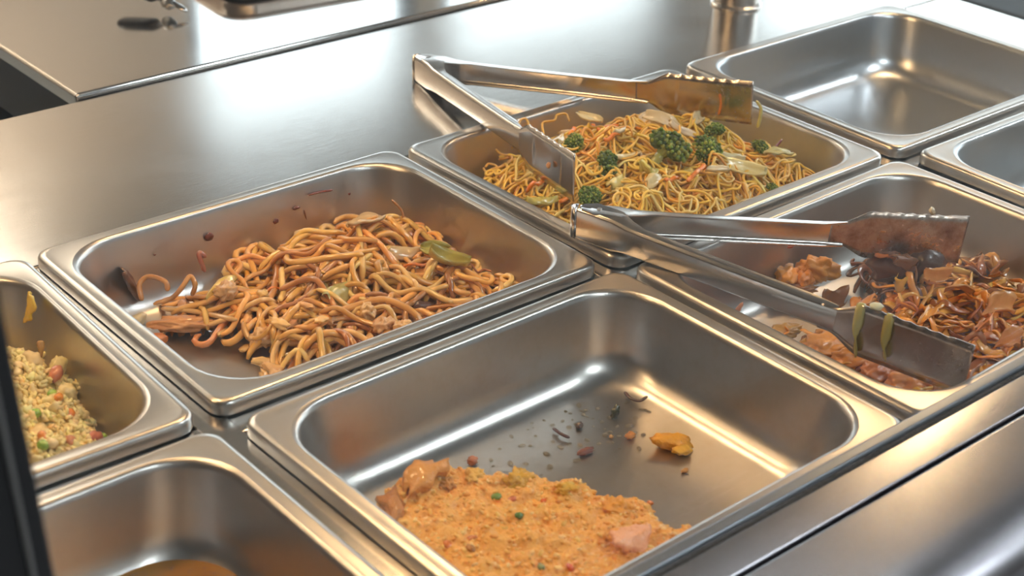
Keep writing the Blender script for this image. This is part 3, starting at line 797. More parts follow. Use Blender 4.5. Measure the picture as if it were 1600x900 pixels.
# loops that stand free at the back and left
for pts, lab in (([(0.4305,-0.0418,-0.0120), (0.4365,-0.0395,-0.0020), (0.4477,-0.0313,0.0060), (0.4530,-0.0337,0.0080), (0.4506,-0.0402,0.0040), (0.4465,-0.0400,0.0000)], 'standing thin noodle loop beside the tong arm'),
                 ([(0.4664,-0.0437,-0.0080), (0.4755,-0.0313,-0.0020), (0.4847,-0.0365,0.0000), (0.4948,-0.0287,0.0000), (0.5069,-0.0276,-0.0020), (0.5074,-0.0327,-0.0080)], 'free noodle arc at the back left of the yellow noodles'),
                 ([(0.4093,-0.0279,-0.0300), (0.4038,-0.0410,-0.0300), (0.4086,-0.0466,-0.0280), (0.4150,-0.0397,-0.0260), (0.4159,-0.0279,-0.0280), (0.4107,-0.0289,-0.0300)], 'small curled noodle ring at the left edge of the yellow noodles'),
                 ([(0.4084,-0.0495,-0.0300), (0.4084,-0.0600,-0.0280), (0.4150,-0.0589,-0.0240), (0.4126,-0.0546,-0.0200)], 'curled noodle next to the small ring'),
                 ([(0.4409,-0.0073,-0.0160), (0.4333,-0.0138,-0.0200), (0.4299,-0.0270,-0.0220), (0.4302,-0.0381,-0.0200)], 'thin noodle hanging down the back left wall')):
    loop(pts, .0012, (.78, .44, .08), lab, m='thin')

def broccoli(loc, out, size, label, stem_len=1.0, seed=0):
    """floret: branching stalk and a crown of small buds"""
    t = thing('broccoli_floret', loc, 0, label, 'broccoli', 'broccoli florets on the yellow noodles')
    rng = np.random.default_rng(seed+50)
    d = np.array(out, float); d /= np.linalg.norm(d)
    a = np.cross(d, [0.3, .2, 1]); a /= np.linalg.norm(a); b = np.cross(d, a)
    LL = []
    P = np.array([-d*size*stem_len*u+a*.06*size*math.sin(u*3) for u in np.linspace(1.3, 0, 9)])
    V, F = tube_arrays(P, size*.24, size*.22, 6); LL.append((V, F, (.48, .50, .17)))
    for k in range(7):
        an = k*2.4; e = d*.55*size+(a*math.cos(an)+b*math.sin(an))*size*.5
        P = np.array([-d*size*.35+(e+d*size*.35)*u+d*size*.12*math.sin(u*PI) for u in np.linspace(0, 1, 5)])
        V, F = tube_arrays(P, size*.13, None, 6); LL.append((V, F, (.40, .46, .13)))
    V, F, C = join_arrays(LL)
    link('stalk', quadmesh('stalk', V, F, C), M['veg'], t)
    LL = []
    Vi, Fi = ico(2); V1, F1 = ico(1)
    nl = 6
    for q in range(nl):
        an = q*2*PI/nl+rng.uniform(-.3, .3); tilt = 0.15 if q == 0 else rng.uniform(.7, 1.15)
        lc = (d*math.cos(tilt)+(a*math.cos(an)+b*math.sin(an))*math.sin(tilt))*size*rng.uniform(.46, .62)
        lr = size*rng.uniform(.34, .48)
        lobe = rng.uniform(.75, 1.3)
        LL.append((Vi*lr*.86+lc, Fi, np.array((.07, .115, .02))*lobe))
        for k in range(46):
            th = math.acos(1-2*(k+.5)/46); ph = k*2.39996
            dirv = np.array([math.cos(ph)*math.sin(th), math.sin(ph)*math.sin(th), math.cos(th)])
            if dirv @ d < -.45: continue
            c = lc+dirv*lr*rng.uniform(.86, 1.08)
            s_ = size*rng.uniform(.065, .115)
            g = lobe*rng.uniform(.6, 1.35)
            cc = np.array((.15, .24, .035)) if rng.random() < .7 else np.array((.34, .37, .07))
            LL.append((V1*s_*np.array([1, 1, rng.uniform(.8, 1.2)])+c, F1, np.clip(cc*g, 0, 1)))
    V, F, C = join_arrays(LL)
    link('crown', quadmesh('crown', V, F, C), M['green'], t)
    return t
broccoli(on(ch, (0.4470,-0.1385,-0.0060), .011), (.25, -.75, .25), .0165, 'broccoli floret with its pale stalk pointing away, right of the near tong blade', 1.7, 1)
broccoli(on(ch, (0.5011,-0.1584,0.0000), .006), (.45, -.2, .55), .0215, 'largest broccoli floret in the middle of the yellow noodles', 1.0, 2)
broccoli(on(ch, (0.5405,-0.1702,0.0000), .004), (-.1, -.5, .5), .0165, 'broccoli floret right of the largest floret, lower half', .9, 3)
broccoli(on(ch, (0.5773,-0.1478,0.0000), .005), (.1, .3, .8), .0115, 'small bright broccoli floret touching the back of a larger one', .8, 4)
broccoli(on(ch, (0.4566,-0.0951,0.0000), .003), (-.6, -.1, .5), .0130, 'dark broccoli floret behind the near tong blade', .9, 5)
broccoli(on(ch, (0.4043,-0.1690,-0.0100), .001), (-.1, -.2, .8), .0135, 'broccoli floret half hidden at the front above the second tongs', .6, 6)
broccoli(on(ch, (0.6063,-0.1759,-0.0100), .001), (.2, -.2, .8), .0100, 'flat broccoli floret near the right end of the yellow noodles', .6, 7)
broccoli(on(ch, (0.5704,-0.2242,-0.0200), .001), (.2, -.2, .8), .0072, 'tiny broccoli floret at the front right of the yellow noodles', .6, 8)
WHT = (.80, .66, .42)
for (p, L_, W_, rot, c, lab) in (
    ((0.5039,-0.0447,0.0000), .030, .014, (.4, .2, -.9), WHT, 'cream cabbage piece at the back left of the yellow noodles'),
    ((0.4930,-0.0738,0.0000), .024, .011, (.5, .1, -1.2), WHT, 'cream cabbage piece pointing down behind the broccoli'),
    ((0.5444,-0.0861,0.0040), .038, .014, (.3, .1, .2), WHT, 'broad pale cabbage piece at the back centre of the yellow noodles'),
    ((0.5450,-0.1142,0.0040), .034, .010, (.3, .3, -.9), WHT, 'pale cabbage strip slanting beside the broad piece'),
    ((0.5537,-0.1297,0.0040), .030, .007, (.2, .5, -.5), (.82, .70, .50), 'narrow white cabbage strip behind the largest floret'),
    ((0.4951,-0.1370,0.0000), .026, .010, (.2, .3, .6), WHT, 'folded cabbage scrap left of the largest floret'),
    ((0.4761,-0.1367,0.0000), .030, .009, (.3, .1, -.1), (.80, .66, .36), 'cream strip left of the folded cabbage scrap'),
    ((0.5781,-0.1265,0.0000), .018, .010, (.3, 0, .4), (.80, .66, .40), 'small cream chip below the far tong blade'),
    ((0.5564,-0.2018,-0.0080), .042, .011, (.3, .2, -.75), (.76, .66, .32), 'long pale cabbage rib at the right of the yellow noodles'),
    ((0.5074,-0.1830,0.0000), .022, .010, (.3, .2, 1.1), (.74, .66, .28), 'pale yellow stalk slice below the middle florets'),
    ((0.4672,-0.1751,-0.0040), .024, .014, (.5, .2, 1.2), (.72, .62, .20), 'square yellow-green stalk slice in front of the largest floret'),
    ((0.5326,-0.2252,-0.0200), .028, .012, (.2, .1, .5), (.80, .58, .30), 'pale onion piece at the front right of the yellow noodles'),
    ((0.4841,-0.1204,0.0000), .016, .007, (.2, .1, .2), WHT, 'small cream scrap above the pale-stalked floret'),
    ((0.6046,-0.2008,-0.0150), .026, .012, (.4, .1, -.5), (.62, .58, .26), 'translucent green cabbage leaf at the right of the yellow noodles'),
    ((0.3803,-0.0888,-0.0200), .026, .016, (.2, .1, -.3), (.66, .52, .12), 'yellow-green cabbage leaf at the left edge of the yellow noodles'),
    ((0.3874,-0.1304,-0.0200), .028, .012, (.2, .1, -.4), (.62, .52, .14), 'green-yellow cabbage leaf near the front left rim of the noodle pan'),
    ((0.4617,-0.1885,-0.0200), .022, .010, (.2, .1, .2), (.82, .66, .36), 'pale cabbage chip in the front centre of the yellow noodles'),
    ((0.5172,-0.2086,-0.0100), .022, .009, (.3, .1, -.4), (.80, .70, .40), 'pale cabbage chip in front of the long cabbage rib'),
    ((0.5662,-0.1804,0.0000), .024, .009, (.4, .2, -.6), (.78, .70, .42), 'whitish cabbage strip behind the long cabbage rib'),
    ((0.5148,-0.1045,0.0020), .022, .010, (.4, .3, .8), (.84, .74, .52), 'white cabbage chip in front of the broad pale piece'),
    ((0.5822,-0.0980,0.0020), .026, .008, (.5, .2, -.2), (.84, .74, .50), 'white strip just below the far tong blade'),
    ((0.4290,-0.1028,-0.0040), .020, .009, (.4, .2, .6), (.78, .66, .32), 'cream chip behind the near tong blade'),
    ((0.4313,-0.1737,-0.0200), .024, .012, (.2, .1, .4), (.72, .60, .20), 'yellow cabbage piece at the front above the second tongs')):
    sheet('cabbage_piece', on(ch, p, .005), L_, W_, c, M['veg'], lab, 'cabbage', 'cabbage pieces on the yellow noodles', rot=rot, th=.0022)
for (p, l, h, lab) in (((0.5074,-0.0751,0.0000), .030, -.9, 'long orange carrot shred at the back of the yellow noodles'), ((0.5120,-0.0600,0.0000), .022, .9, 'carrot shred crossing the long one'),
                       ((0.4999,-0.0914,0.0000), .020, -.7, 'carrot shred below the crossing pair'), ((0.4686,-0.0793,0.0000), .014, .5, 'short carrot shred behind the dark floret'),
                       ((0.5166,-0.1919,-0.0040), .022, .5, 'orange carrot shred in front of the middle florets'), ((0.4970,-0.2012,-0.0060), .020, .3, 'lower carrot shred in front of the middle florets'),
                       ((0.4752,-0.1967,-0.0100), .018, .1, 'carrot shred near the front rim of the yellow noodles'), ((0.4747,-0.1221,0.0000), .016, -.2, 'red carrot shred between the two left florets'),
                       ((0.4014,-0.1469,-0.0200), .018, .3, 'carrot shred under the near tong blade'), ((0.3952,-0.1157,-0.0200), .018, -.2, 'carrot shred at the left under the near tong blade')):
    shred(ch, p, l, .0024, (.88, .24, .02), M['veg'], 'carrot_shred', lab, 'carrot', 'carrot shreds on the yellow noodles', h, .005)
loop([(0.6101,-0.1872,-0.0120), (0.6174,-0.1862,-0.0080), (0.6280,-0.1839,-0.0040)], .0012, (.20, .04, .05), 'dark red shred sticking up at the right end of the yellow noodles', 'shred', 'shred', None, 'sauce')

# ------------------------------------------------------------ food: glazed cabbage pan
cb_poly = [(.545,-.322),(.575,-.312),(.628,-.330),(.640,-.37),(.655,-.40),(.660,-.53),(.395,-.53),(.395,-.44),(.415,-.37),(.438,-.347),(.452,-.372),(.468,-.392),(.500,-.378),(.530,-.360),(.540,-.345)]
cb = Heap(cb_poly, FLZ, .032, .04, 37, noise=.35, nfreq=35, bulk=.6, pan=(1, 1))
me = cb.base_mesh('cabbage_bed', (.30, .11, .03), fac=.6, shrink=.018)  # dark orange-brown filler mound below the shreds
o = link('cabbage_bed', me, M['crust']); tag(o, 'dark orange filler layer under the glazed cabbage', 'sauce', kind='stuff')
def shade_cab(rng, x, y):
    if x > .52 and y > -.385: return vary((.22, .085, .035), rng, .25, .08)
    r = rng.random()
    if r < .55: return vary((.80, .29, .03), rng, .14, .06)
    if r < .85: return vary((.84, .43, .085), rng, .12, .06)
    return vary((.36, .13, .05), rng, .2, .06)
L = []
for k in range(120):
    P = cb.strand(.0035, cb.rng.uniform(.025, .06), 30, .4, rz=.0012, step=.003)
    V, F = tube_arrays(P, cb.rng.uniform(.002, .006), .0011, 6, True, cb.rng.uniform(-.8, .8)); L.append((V, F, shade_cab(cb.rng, P[0, 0], P[0, 1])))
emit_strands(L, 'cabbage_underlayer', M['veg'], 'layer of cooked cabbage shreds low in the right pan', 'cabbage')
for k in range(230):
    w = cb.rng.uniform(.0014, .0042)
    P = cb.strand(.0032, cb.rng.uniform(.018, .048), 45, .6, rz=.0010, step=.0026, lift=.006 if k % 2 else .002)
    V, F = tube_arrays(P, w, .0010, 6, True, cb.rng.uniform(-2.2, 2.2))
    c = shade_cab(cb.rng, P[0, 0], P[0, 1])
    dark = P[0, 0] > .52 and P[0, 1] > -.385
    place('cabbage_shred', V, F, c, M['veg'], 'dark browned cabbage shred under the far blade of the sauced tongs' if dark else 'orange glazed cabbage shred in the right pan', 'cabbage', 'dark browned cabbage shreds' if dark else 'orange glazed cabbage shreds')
ORG = (.62, .24, .05)
for (p, s_, rot, c, lab) in (
    ((0.4981,-0.3111,-0.0500), (.014, .010, .009), (.1, .1, .3), (.66, .26, .05), 'round orange chicken chunk at the left of the cabbage pan'),
    ((0.5191,-0.3234,-0.0450), (.016, .009, .012), (.3, .2, -.7), (.64, .27, .07), 'orange chicken chunk right of the round one'),
    ((0.5043,-0.3213,-0.0500), (.009, .008, .008), (.1, .2, .2), (.62, .22, .04), 'small orange chunk between the two left chicken chunks'),
    ((0.4951,-0.3232,-0.0550), (.016, .006, .004), (0, 0, -.5), (.30, .13, .06), 'flat brown onion scrap below the round chicken chunk'),
    ((0.4279,-0.4074,-0.0450), (.017, .011, .009), (.1, 0, -.6), (.64, .28, .08), 'orange chunk under the near tong arm'),
    ((0.4233,-0.4374,-0.0400), (.017, .010, .010), (.1, 0, -.5), (.62, .27, .08), 'orange chunk in front of the one under the near tong arm'),
    ((0.4185,-0.4615,-0.0400), (.013, .010, .009), (.1, 0, -.5), (.42, .14, .05), 'red-brown chunk at the front left corner of the cabbage pan'),
    ((0.4298,-0.4811,-0.0400), (.018, .010, .008), (.1, 0, -.3), (.60, .26, .09), 'orange chunk below the near tong blade at the pan front'),
    ((0.4365,-0.3626,-0.0550), (.012, .007, .005), (.1, 0, -.4), (.36, .20, .06), 'olive-brown onion scrap left of the chunks under the tong arm')):
    lump('chicken_chunk', (p[0], p[1], p[2]+.002), s_, np.clip(np.array(c)*np.array([1.25, 1.15, .8]), 0, .95), M['meat'], lab, 'chicken', 'chunks in the cabbage pan', rot=rot, amp=.42, freq=2.2, sub=4)
for (p, L_, W_, rot, c, lab) in (
    ((0.5040,-0.4427,-0.0250), .055, .013, (.4, .1, .35), (.68, .34, .07), 'long glossy orange cabbage leaf in the middle of the right pan'),
    ((0.4907,-0.3915,-0.0350), .040, .020, (.3, .1, .2), (.64, .26, .05), 'orange cabbage leaf at the left of the mass'),
    ((0.5195,-0.3989,-0.0300), .030, .012, (.6, .3, 1.0), (.62, .40, .10), 'yellowish cabbage leaf standing in the middle'),
    ((0.5571,-0.4075,-0.0300), .034, .014, (.4, .1, -.5), (.66, .32, .08), 'orange cabbage leaf behind the long glossy one'),
    ((0.5354,-0.3696,-0.0220), .040, .018, (1.0, .4, .8), (.52, .19, .05), 'curled orange leaf rising below the far tong blade'),
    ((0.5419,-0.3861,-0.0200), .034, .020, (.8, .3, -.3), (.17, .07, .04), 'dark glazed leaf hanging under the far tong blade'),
    ((0.6143,-0.4253,-0.0350), .030, .016, (.7, .2, .2), (.40, .15, .05), 'brown leaf folded at the right of the far blade'),
    ((0.5642,-0.4646,-0.0300), .040, .018, (.3, .1, -.4), (.66, .38, .17), 'pale translucent leaf at the right edge of the cabbage pan'),
    ((0.5167,-0.4776,-0.0300), .032, .016, (.3, .2, .4), (.58, .25, .09), 'reddish leaf at the front right of the cabbage pan'),
    ((0.5238,-0.5005,-0.0300), .034, .016, (.3, .2, -.3), (.62, .28, .11), 'reddish leaf nearest the glass at the right edge'),
    ((0.5600,-0.4294,-0.0300), .034, .012, (.2, .2, -.6), (.66, .40, .18), 'pale strip-like leaf right of the long glossy leaf'),
    ((0.4896,-0.3633,-0.0500), .034, .018, (.2, .1, -.3), (.22, .11, .05), 'dark onion leaf left of the orange mass')):
    sheet('cabbage_leaf', (p[0], p[1], max(p[2], cb.top(p[0], p[1]))+.003), L_*.66, W_*.62, np.clip(np.array(c)*np.array([1.15, .98, .75]), 0, .95), M['veg'], lab, 'cabbage', 'leaves in the glazed cabbage', rot=rot, th=.0016, bend=2.0, ragged=.7, curl=.35)
loop([(0.5299,-0.3062,-0.0450), (0.5360,-0.3087,-0.0500), (0.5376,-0.3136,-0.0550)], .0010, (.28, .10, .05), 'thin brown shred behind the left chicken chunks', 'shred', 'shred')
lump('sauce_scrap', (0.5117,-0.2980,-0.0280), (.006, .003, .002), (.42, .09, .04), M['sauce'], 'red scrap on the back wall of the cabbage pan', 'food scrap', rot=(.8, 0, .1))
lump('sauce_scrap', (0.5086,-0.2874,-0.0220), (.002, .002, .003), (.62, .26, .06), M['sauce'], 'tiny orange drip above the red scrap', 'food scrap', rot=(.8, 0, .1))
lump('carrot_scrap', (0.4280,-0.3207,-0.0500), (.003, .002, .006), (.52, .18, .07), M['sauce'], 'orange scrap on the left of the cabbage pan beside the tong arm', 'food scrap', rot=(.3, .4, .3))

# ------------------------------------------------------------ food: orange egg slab in the nearest pan
eg_poly = [(.040,-.385),(.055,-.352),(.082,-.337),(.098,-.347),(.118,-.346),(.135,-.372),(.155,-.386),(.170,-.412),(.188,-.440),(.196,-.462),(.190,-.478),(.200,-.490),(.190,-.520),(.04,-.53),(.034,-.44)]
eg = Heap(eg_poly, FLZ-.0005, .019, .011, 41, noise=.25, nfreq=75, pan=(0, 1), res=.00125)
T2 = np.array([[mnoise.fractal(Vector((x*140, y*140, 5.5)), 1., 2., 4) for y in eg.Y[0]] for x in eg.X[:, 0]])
T3 = np.array([[mnoise.fractal(Vector((x*420, y*420, 9.5)), .8, 2., 3) for y in eg.Y[0]] for x in eg.X[:, 0]])
eg.T = np.where(eg.inside, np.maximum(eg.T+(T2*.0018+T3*.0013)*np.clip(eg.T/.01, 0, 1), .0), eg.T)
eg.H = eg.T.copy()
me = eg.base_mesh('egg_slab', (.80, .40, .09), step=1)
cols = np.ones((len(me.vertices), 3))
for q, v in enumerate(me.vertices):
    a = .5+.5*mnoise.noise(Vector((v.co.x*90, v.co.y*90, 2.2))); e = min(1, max(0, (v.co.z-FLZ)/.017)); hi = .5+.5*mnoise.noise(Vector((v.co.x*30, v.co.y*30, 7.)))
    a = min(1, max(0, a*1.6-.3)); base = np.array((.95, .49, .115))*(1-.5*a)+np.array((.90, .34, .04))*.5*a
    rimc = np.array((.84, .34, .035)) if hi < .5 else np.array((.95, .55, .03))
    cols[q] = base*e**2+rimc*(1-e**2)
c4 = np.ones((len(cols), 4), np.float32); c4[:, :3] = cols; me.color_attributes['Col'].data.foreach_set('color', c4.ravel())
o = link('egg_slab', me, M['egg']); tag(o, 'flat mashed orange egg and rice slab at the front of the nearest pan', 'egg slab', kind='stuff')
L = []
gi, gj = np.nonzero(eg.inside & (eg.T > .008))
for k in range(1500):
    a = eg.rng.integers(0, len(gi)); x, y = eg.X[gi[a], gj[a]], eg.Y[gi[a], gj[a]]
    R_ = eul(eg.rng.normal(0, .35), eg.rng.normal(0, .35), eg.rng.uniform(0, 6)); q_ = eg.rng.uniform(.7, 1.2)
    r_ = eg.rng.random()
    L.append((ico(1)[0]*np.array([.0027, .0015, .0012])*q_@R_.T+np.array([x, y, eg.top(x, y)+eg.rng.uniform(-.0010, .0001)]), ico(1)[1], vary((.97, .54, .14) if r_ < .6 else ((.90, .38, .06) if r_ < .85 else (1., .66, .26)), eg.rng, .05, .03)))
emit_strands(L, 'egg_slab_grains', M['egg'], 'soft rice grains showing on the surface of the orange egg slab', 'rice')
def one(p, dz=0): return (p[0], p[1], eg.top(p[0], p[1])+dz)
sheet('egg_flap', one((0.0916,-0.3600,-0.0450), .006), .040, .018, (.76, .34, .07), M['egg'], 'browned crust flap folded up at the back left of the egg slab', 'egg crust', rot=(.45, 0, .35), th=.003, ragged=1.3, bend=1.)
sheet('egg_flap', one((0.0574,-0.3679,-0.0450), .003), .036, .014, (.50, .20, .05), M['egg'], 'dark crust flap at the left end of the egg slab', 'egg crust', rot=(.35, 0, .9), th=.003, ragged=1.3, bend=1.)
sheet('egg_flap', one((0.1501,-0.4860,-0.0450), .003), .034, .018, (.88, .42, .20), M['egg'], 'pinkish torn flap at the right end of the egg slab', 'egg crust', rot=(.4, .2, .2), th=.003, ragged=.9, bend=.6)
for (p, s_, c, lab) in (((0.1196,-0.3736,-0.0450), .006, (.84, .48, .10), 'pale lump on the back edge of the egg slab'), ((0.1401,-0.3940,-0.0450), .0085, (.86, .46, .04), 'bright yellow lump on the back edge of the egg slab'),
                        ((0.1560,-0.4213,-0.0450), .006, (.84, .46, .05), 'yellow lump right of the bright one'), ((0.1701,-0.4538,-0.0450), .008, (.80, .34, .04), 'orange lump at the back right end of the egg slab'),
                        ((0.1020,-0.3680,-0.0450), .005, (.70, .30, .06), 'brown lump beside the folded crust flap')):
    lump('egg_lump', one(p, -.001), (s_*1.2, s_, s_*.7), c, M['egg'], lab, 'egg lump', 'lumps along the egg slab edge', amp=.5, freq=2.6, sub=4)
for (p, c, nm, lab) in (((0.1169,-0.3988,-0.0470), (.14, .26, .03), 'green_onion_bit', 'round green onion bit on the egg slab'), ((0.1142,-0.4238,-0.0470), (.10, .20, .03), 'green_onion_bit', 'darker green onion bit nearer the middle of the egg slab'),
                        ((0.1208,-0.4087,-0.0470), (.58, .16, .07), 'ham_bit', 'pink ham bit beside the green onion bit'), ((0.1396,-0.4172,-0.0470), (.78, .16, .03), 'carrot_bit', 'red carrot bit at the back of the egg slab'),
                        ((0.0636,-0.4168,-0.0470), (.82, .20, .04), 'carrot_bit', 'orange carrot bit at the left of the egg slab'), ((0.1079,-0.4788,-0.0470), (.76, .14, .05), 'carrot_bit', 'red carrot bit near the front of the egg slab'),
                        ((0.0926,-0.4691,-0.0470), (.22, .24, .06), 'green_onion_bit', 'dull green bit at the front of the egg slab'), ((0.0787,-0.4215,-0.0470), (.60, .18, .05), 'ham_bit', 'brown ham bit in the middle of the egg slab'),
                        ((0.0696,-0.4310,-0.0470), (.45, .16, .02), 'browned_bit', 'browned patch near the front left of the egg slab')):
    lump(nm, one(p, .0004), (.0036, .0027, .0018), c, M['veg'], lab, nm.replace('_bit', '').replace('_', ' '), None, amp=.35, sub=2)
for (p, s_, rot, c, nm, lab) in (
    ((0.2656,-0.4091,-0.0600), (.0135, .0065, .005), (.1, .1, -.75), (.92, .37, .03), 'egg_scrap', 'orange egg scrap on the right of the nearest pan floor'),
    ((0.2656,-0.4190,-0.0610), (.007, .005, .003), (.1, .1, -.2), (.92, .46, .03), 'egg_scrap', 'yellow end of egg lying against the orange scrap'),
    ((0.2516,-0.3828,-0.0630), (.004, .003, .002), (0, 0, 0), (.68, .25, .05), 'egg_scrap', 'small orange crumb left of the orange egg scrap'),
    ((0.2617,-0.3566,-0.0620), (.0035, .003, .006), (.1, .2, .4), (.035, .04, .012), 'burnt_bit', 'black-green burnt nub on the nearest pan floor'),
    ((0.2320,-0.3515,-0.0630), (.003, .0025, .002), (0, 0, .4), (.07, .03, .02), 'burnt_bit', 'small dark crumb left of the burnt nub'),
    ((0.2136,-0.3781,-0.0630), (.0065, .0028, .0022), (0, 0, -.2), (.20, .05, .03), 'burnt_bit', 'dark red crumb below the small dark crumb'),
    ((0.1444,-0.3409,-0.0620), (.0042, .0034, .003), (0, 0, 0), (.40, .12, .04), 'burnt_bit', 'red-brown crumb behind the egg slab'),
    ((0.2067,-0.4478,-0.0630), (.0022, .002, .0014), (0, 0, 0), (.62, .20, .05), 'egg_scrap', 'tiny orange crumb right of the egg slab'),
    ((0.2523,-0.4348,-0.0640), (.003, .002, .0012), (0, 0, 0), (.58, .28, .08), 'egg_scrap', 'tiny tan crumb below the orange egg scrap'),
    ((0.2410,-0.3747,-0.0640), (.0016, .0014, .0012), (0, 0, 0), (.50, .30, .10), 'egg_scrap', 'tiny amber crumb left of the small orange crumb')):
    lump(nm, p, s_, c, M['crust'] if nm == 'burnt_bit' else M['egg'], lab, 'food scrap', 'scraps on the nearest pan floor', rot=rot, amp=.4, freq=2., sub=3)
loop([(0.2844,-0.3427,-0.0600), (0.2828,-0.3503,-0.0610), (0.2859,-0.3570,-0.0610), (0.2911,-0.3593,-0.0580)], .0016, (.06, .02, .015), 'dark curled shred near the corner of the nearest pan', 'burnt_shred', 'burnt shred', None, 'crust', .6)
loop([(0.2148,-0.3433,-0.0630), (0.2135,-0.3533,-0.0620), (0.2160,-0.3593,-0.0630)], .0015, (.09, .03, .02), 'dark stick-like shred in the middle of the nearest pan floor', 'burnt_shred', 'burnt shred', None, 'crust', .7)

# grease droplets in the nearest pan: beyond counting
dm, dnt, db = mat('grease_droplet')
db.inputs['Base Color'].default_value = (.95, .85, .68, 1); db.inputs['Roughness'].default_value = .05; db.inputs['Transmission Weight'].default_value = .9; db.inputs['IOR'].default_value = 1.42
Vi, Fi = ico(2)
L = []
dr = np.random.default_rng(77)
for k in range(420):
    if k < 280: c = np.array((0.1256,-0.2958,-0.0655))+np.array([dr.normal(0, .028), dr.normal(0, .013), 0])
    else: c = np.array((0.2351,-0.3450,-0.0655))+np.array([dr.normal(0, .05), dr.normal(0, .03), 0])
    if not (.052 < c[0] < .285 and -.50 < c[1] < -.327) : continue
    r = dr.uniform(.0006, .0022)
    L.append((Vi*np.array([r*dr.uniform(1, 1.8), r, r*.55])@eul(0, 0, dr.uniform(0, 3)).T+c+np.array([0, 0, r*.2]), Fi, (.9, .8, .6)))
V, F, C = join_arrays(L)
o = link('grease_droplets', quadmesh('grease_droplets', V, F), dm); tag(o, 'scattered grease droplets on the floor of the nearest pan', 'grease', kind='stuff')
# dark specks on the back wall of the same pan
L = []
for q in range(34):
    x = dr.uniform(.06, .26); z = dr.uniform(-.045, -.015)
    y = -.2795-.0185+(z+.03)*.17-.0022+.0085*(x-.168)
    r = dr.uniform(.0004, .0010)
    L.append((V1s*np.array([r, r*.5, r*1.2])+np.array([x, y, z]), F1s, vary((.10, .05, .03), dr)))
V, F, C = join_arrays(L)
o = link('wall_specks', quadmesh('wall_specks', V, F, C), M['sauce']); tag(o, 'tiny dark specks on the back wall of the nearest pan', 'specks', kind='stuff')

# ------------------------------------------------------------ food: egg fried rice pan
rc_poly = [(-.075,-.030),(-.045,-.052),(-.028,-.085),(-.038,-.135),(-.045,-.18),(-.045,-.25),(-.31,-.25),(-.31,-.04),(-.12,-.022)]
rc = Heap(rc_poly, FLZ, .040, .045, 53, noise=.4, nfreq=45, bulk=1., pan=(-1, 0))
me = rc.base_mesh('rice_bed', (.70, .50, .18), fac=.97)
o = link('rice_bed', me, M['rice']); tag(o, 'packed mound of yellow fried rice in the leftmost pan', 'rice', kind='stuff')
L = []
Vg, Fg = ico(1)
ii, jj = np.nonzero(rc.inside & (rc.X > -.19))
for k in range(5200):
    a = rc.rng.integers(0, len(ii)); x, y = rc.X[ii[a], jj[a]]+rc.rng.normal(0, .001), rc.Y[ii[a], jj[a]]+rc.rng.normal(0, .001)
    cl = max(0, mnoise.noise(Vector((x*110, y*110, 1.))))*.006
    z = rc.top(x, y)+cl+rc.rng.uniform(-.001, .002)
    R = eul(rc.rng.normal(0, .6), rc.rng.normal(0, .6), rc.rng.uniform(0, 6))
    s_ = rc.rng.uniform(.85, 1.15)
    L.append((Vg*np.array([.0038, .0016, .0016])*s_@R.T+np.array([x, y, z]), Fg, vary((.90, .72, .31), rc.rng, .08, .04)))
for k in range(240):
    a = rc.rng.integers(0, len(ii)); x, y = rc.X[ii[a], jj[a]], rc.Y[ii[a], jj[a]]
    V, F = lump_arrays((x, y, rc.top(x, y)+.002), tuple(rc.rng.uniform(.002, .0046, 3)), (0, 0, rc.rng.uniform(0, 6)), .7, 2.4, k+300, 2)
    L.append((V, F, vary((.90, .72, .33), rc.rng, .08, .05)))
emit_strands(L, 'rice_grains', M['rice'], 'loose grains of yellow fried rice in the leftmost pan', 'rice')
for (p, lab) in (((-0.0607,-0.1484,-0.0300), 'green pea high in the middle of the fried rice'), ((-0.0833,-0.1710,-0.0300), 'green pea left of the fried rice centre'), ((-0.0974,-0.2130,-0.0350), 'green pea at the front of the fried rice'),
                 ((-0.0498,-0.1940,-0.0450), 'green pea at the right end of the fried rice'), ((-0.0512,-0.1540,-0.0400), 'pale green pea at the right slope of the fried rice')):
    lump('pea', (p[0], p[1], max(p[2], rc.top(p[0], p[1]))+.003), (.0042, .0036, .0034), (.25, .42, .04), M['veg'], lab, 'pea', 'peas in the fried rice', amp=.08, sub=3)
for (p, s_, c, nm, lab) in (((-0.0474,-0.1259,-0.0300), (.007, .0045, .004), (.58, .17, .07), 'ham_cube', 'pink ham cube at the top of the fried rice'), ((-0.0569,-0.1979,-0.0400), (.007, .005, .0045), (.50, .12, .07), 'ham_cube', 'red ham cube at the right end of the fried rice'),
                            ((-0.0534,-0.1521,-0.0350), (.005, .004, .004), (.52, .22, .12), 'ham_cube', 'brownish ham cube in the middle of the fried rice'), ((-0.0775,-0.2078,-0.0350), (.005, .004, .004), (.56, .20, .09), 'ham_cube', 'ham cube near the front of the fried rice'),
                            ((-0.0630,-0.1635,-0.0330), (.0045, .003, .003), (.82, .26, .03), 'carrot_cube', 'orange carrot cube above the fried rice centre'), ((-0.0623,-0.1756,-0.0350), (.004, .004, .003), (.82, .24, .03), 'carrot_cube', 'orange carrot cube right of the fried rice centre'),
                            ((-0.0932,-0.2030,-0.0330), (.004, .003, .003), (.80, .26, .04), 'carrot_cube', 'small carrot cube at the front left of the fried rice')):
    lump(nm, (p[0], p[1], max(p[2], rc.top(p[0], p[1]))+.003), s_, c, M['meat'] if nm == 'ham_cube' else M['veg'], lab, 'ham' if nm == 'ham_cube' else 'carrot', None, amp=.18, freq=2.5)
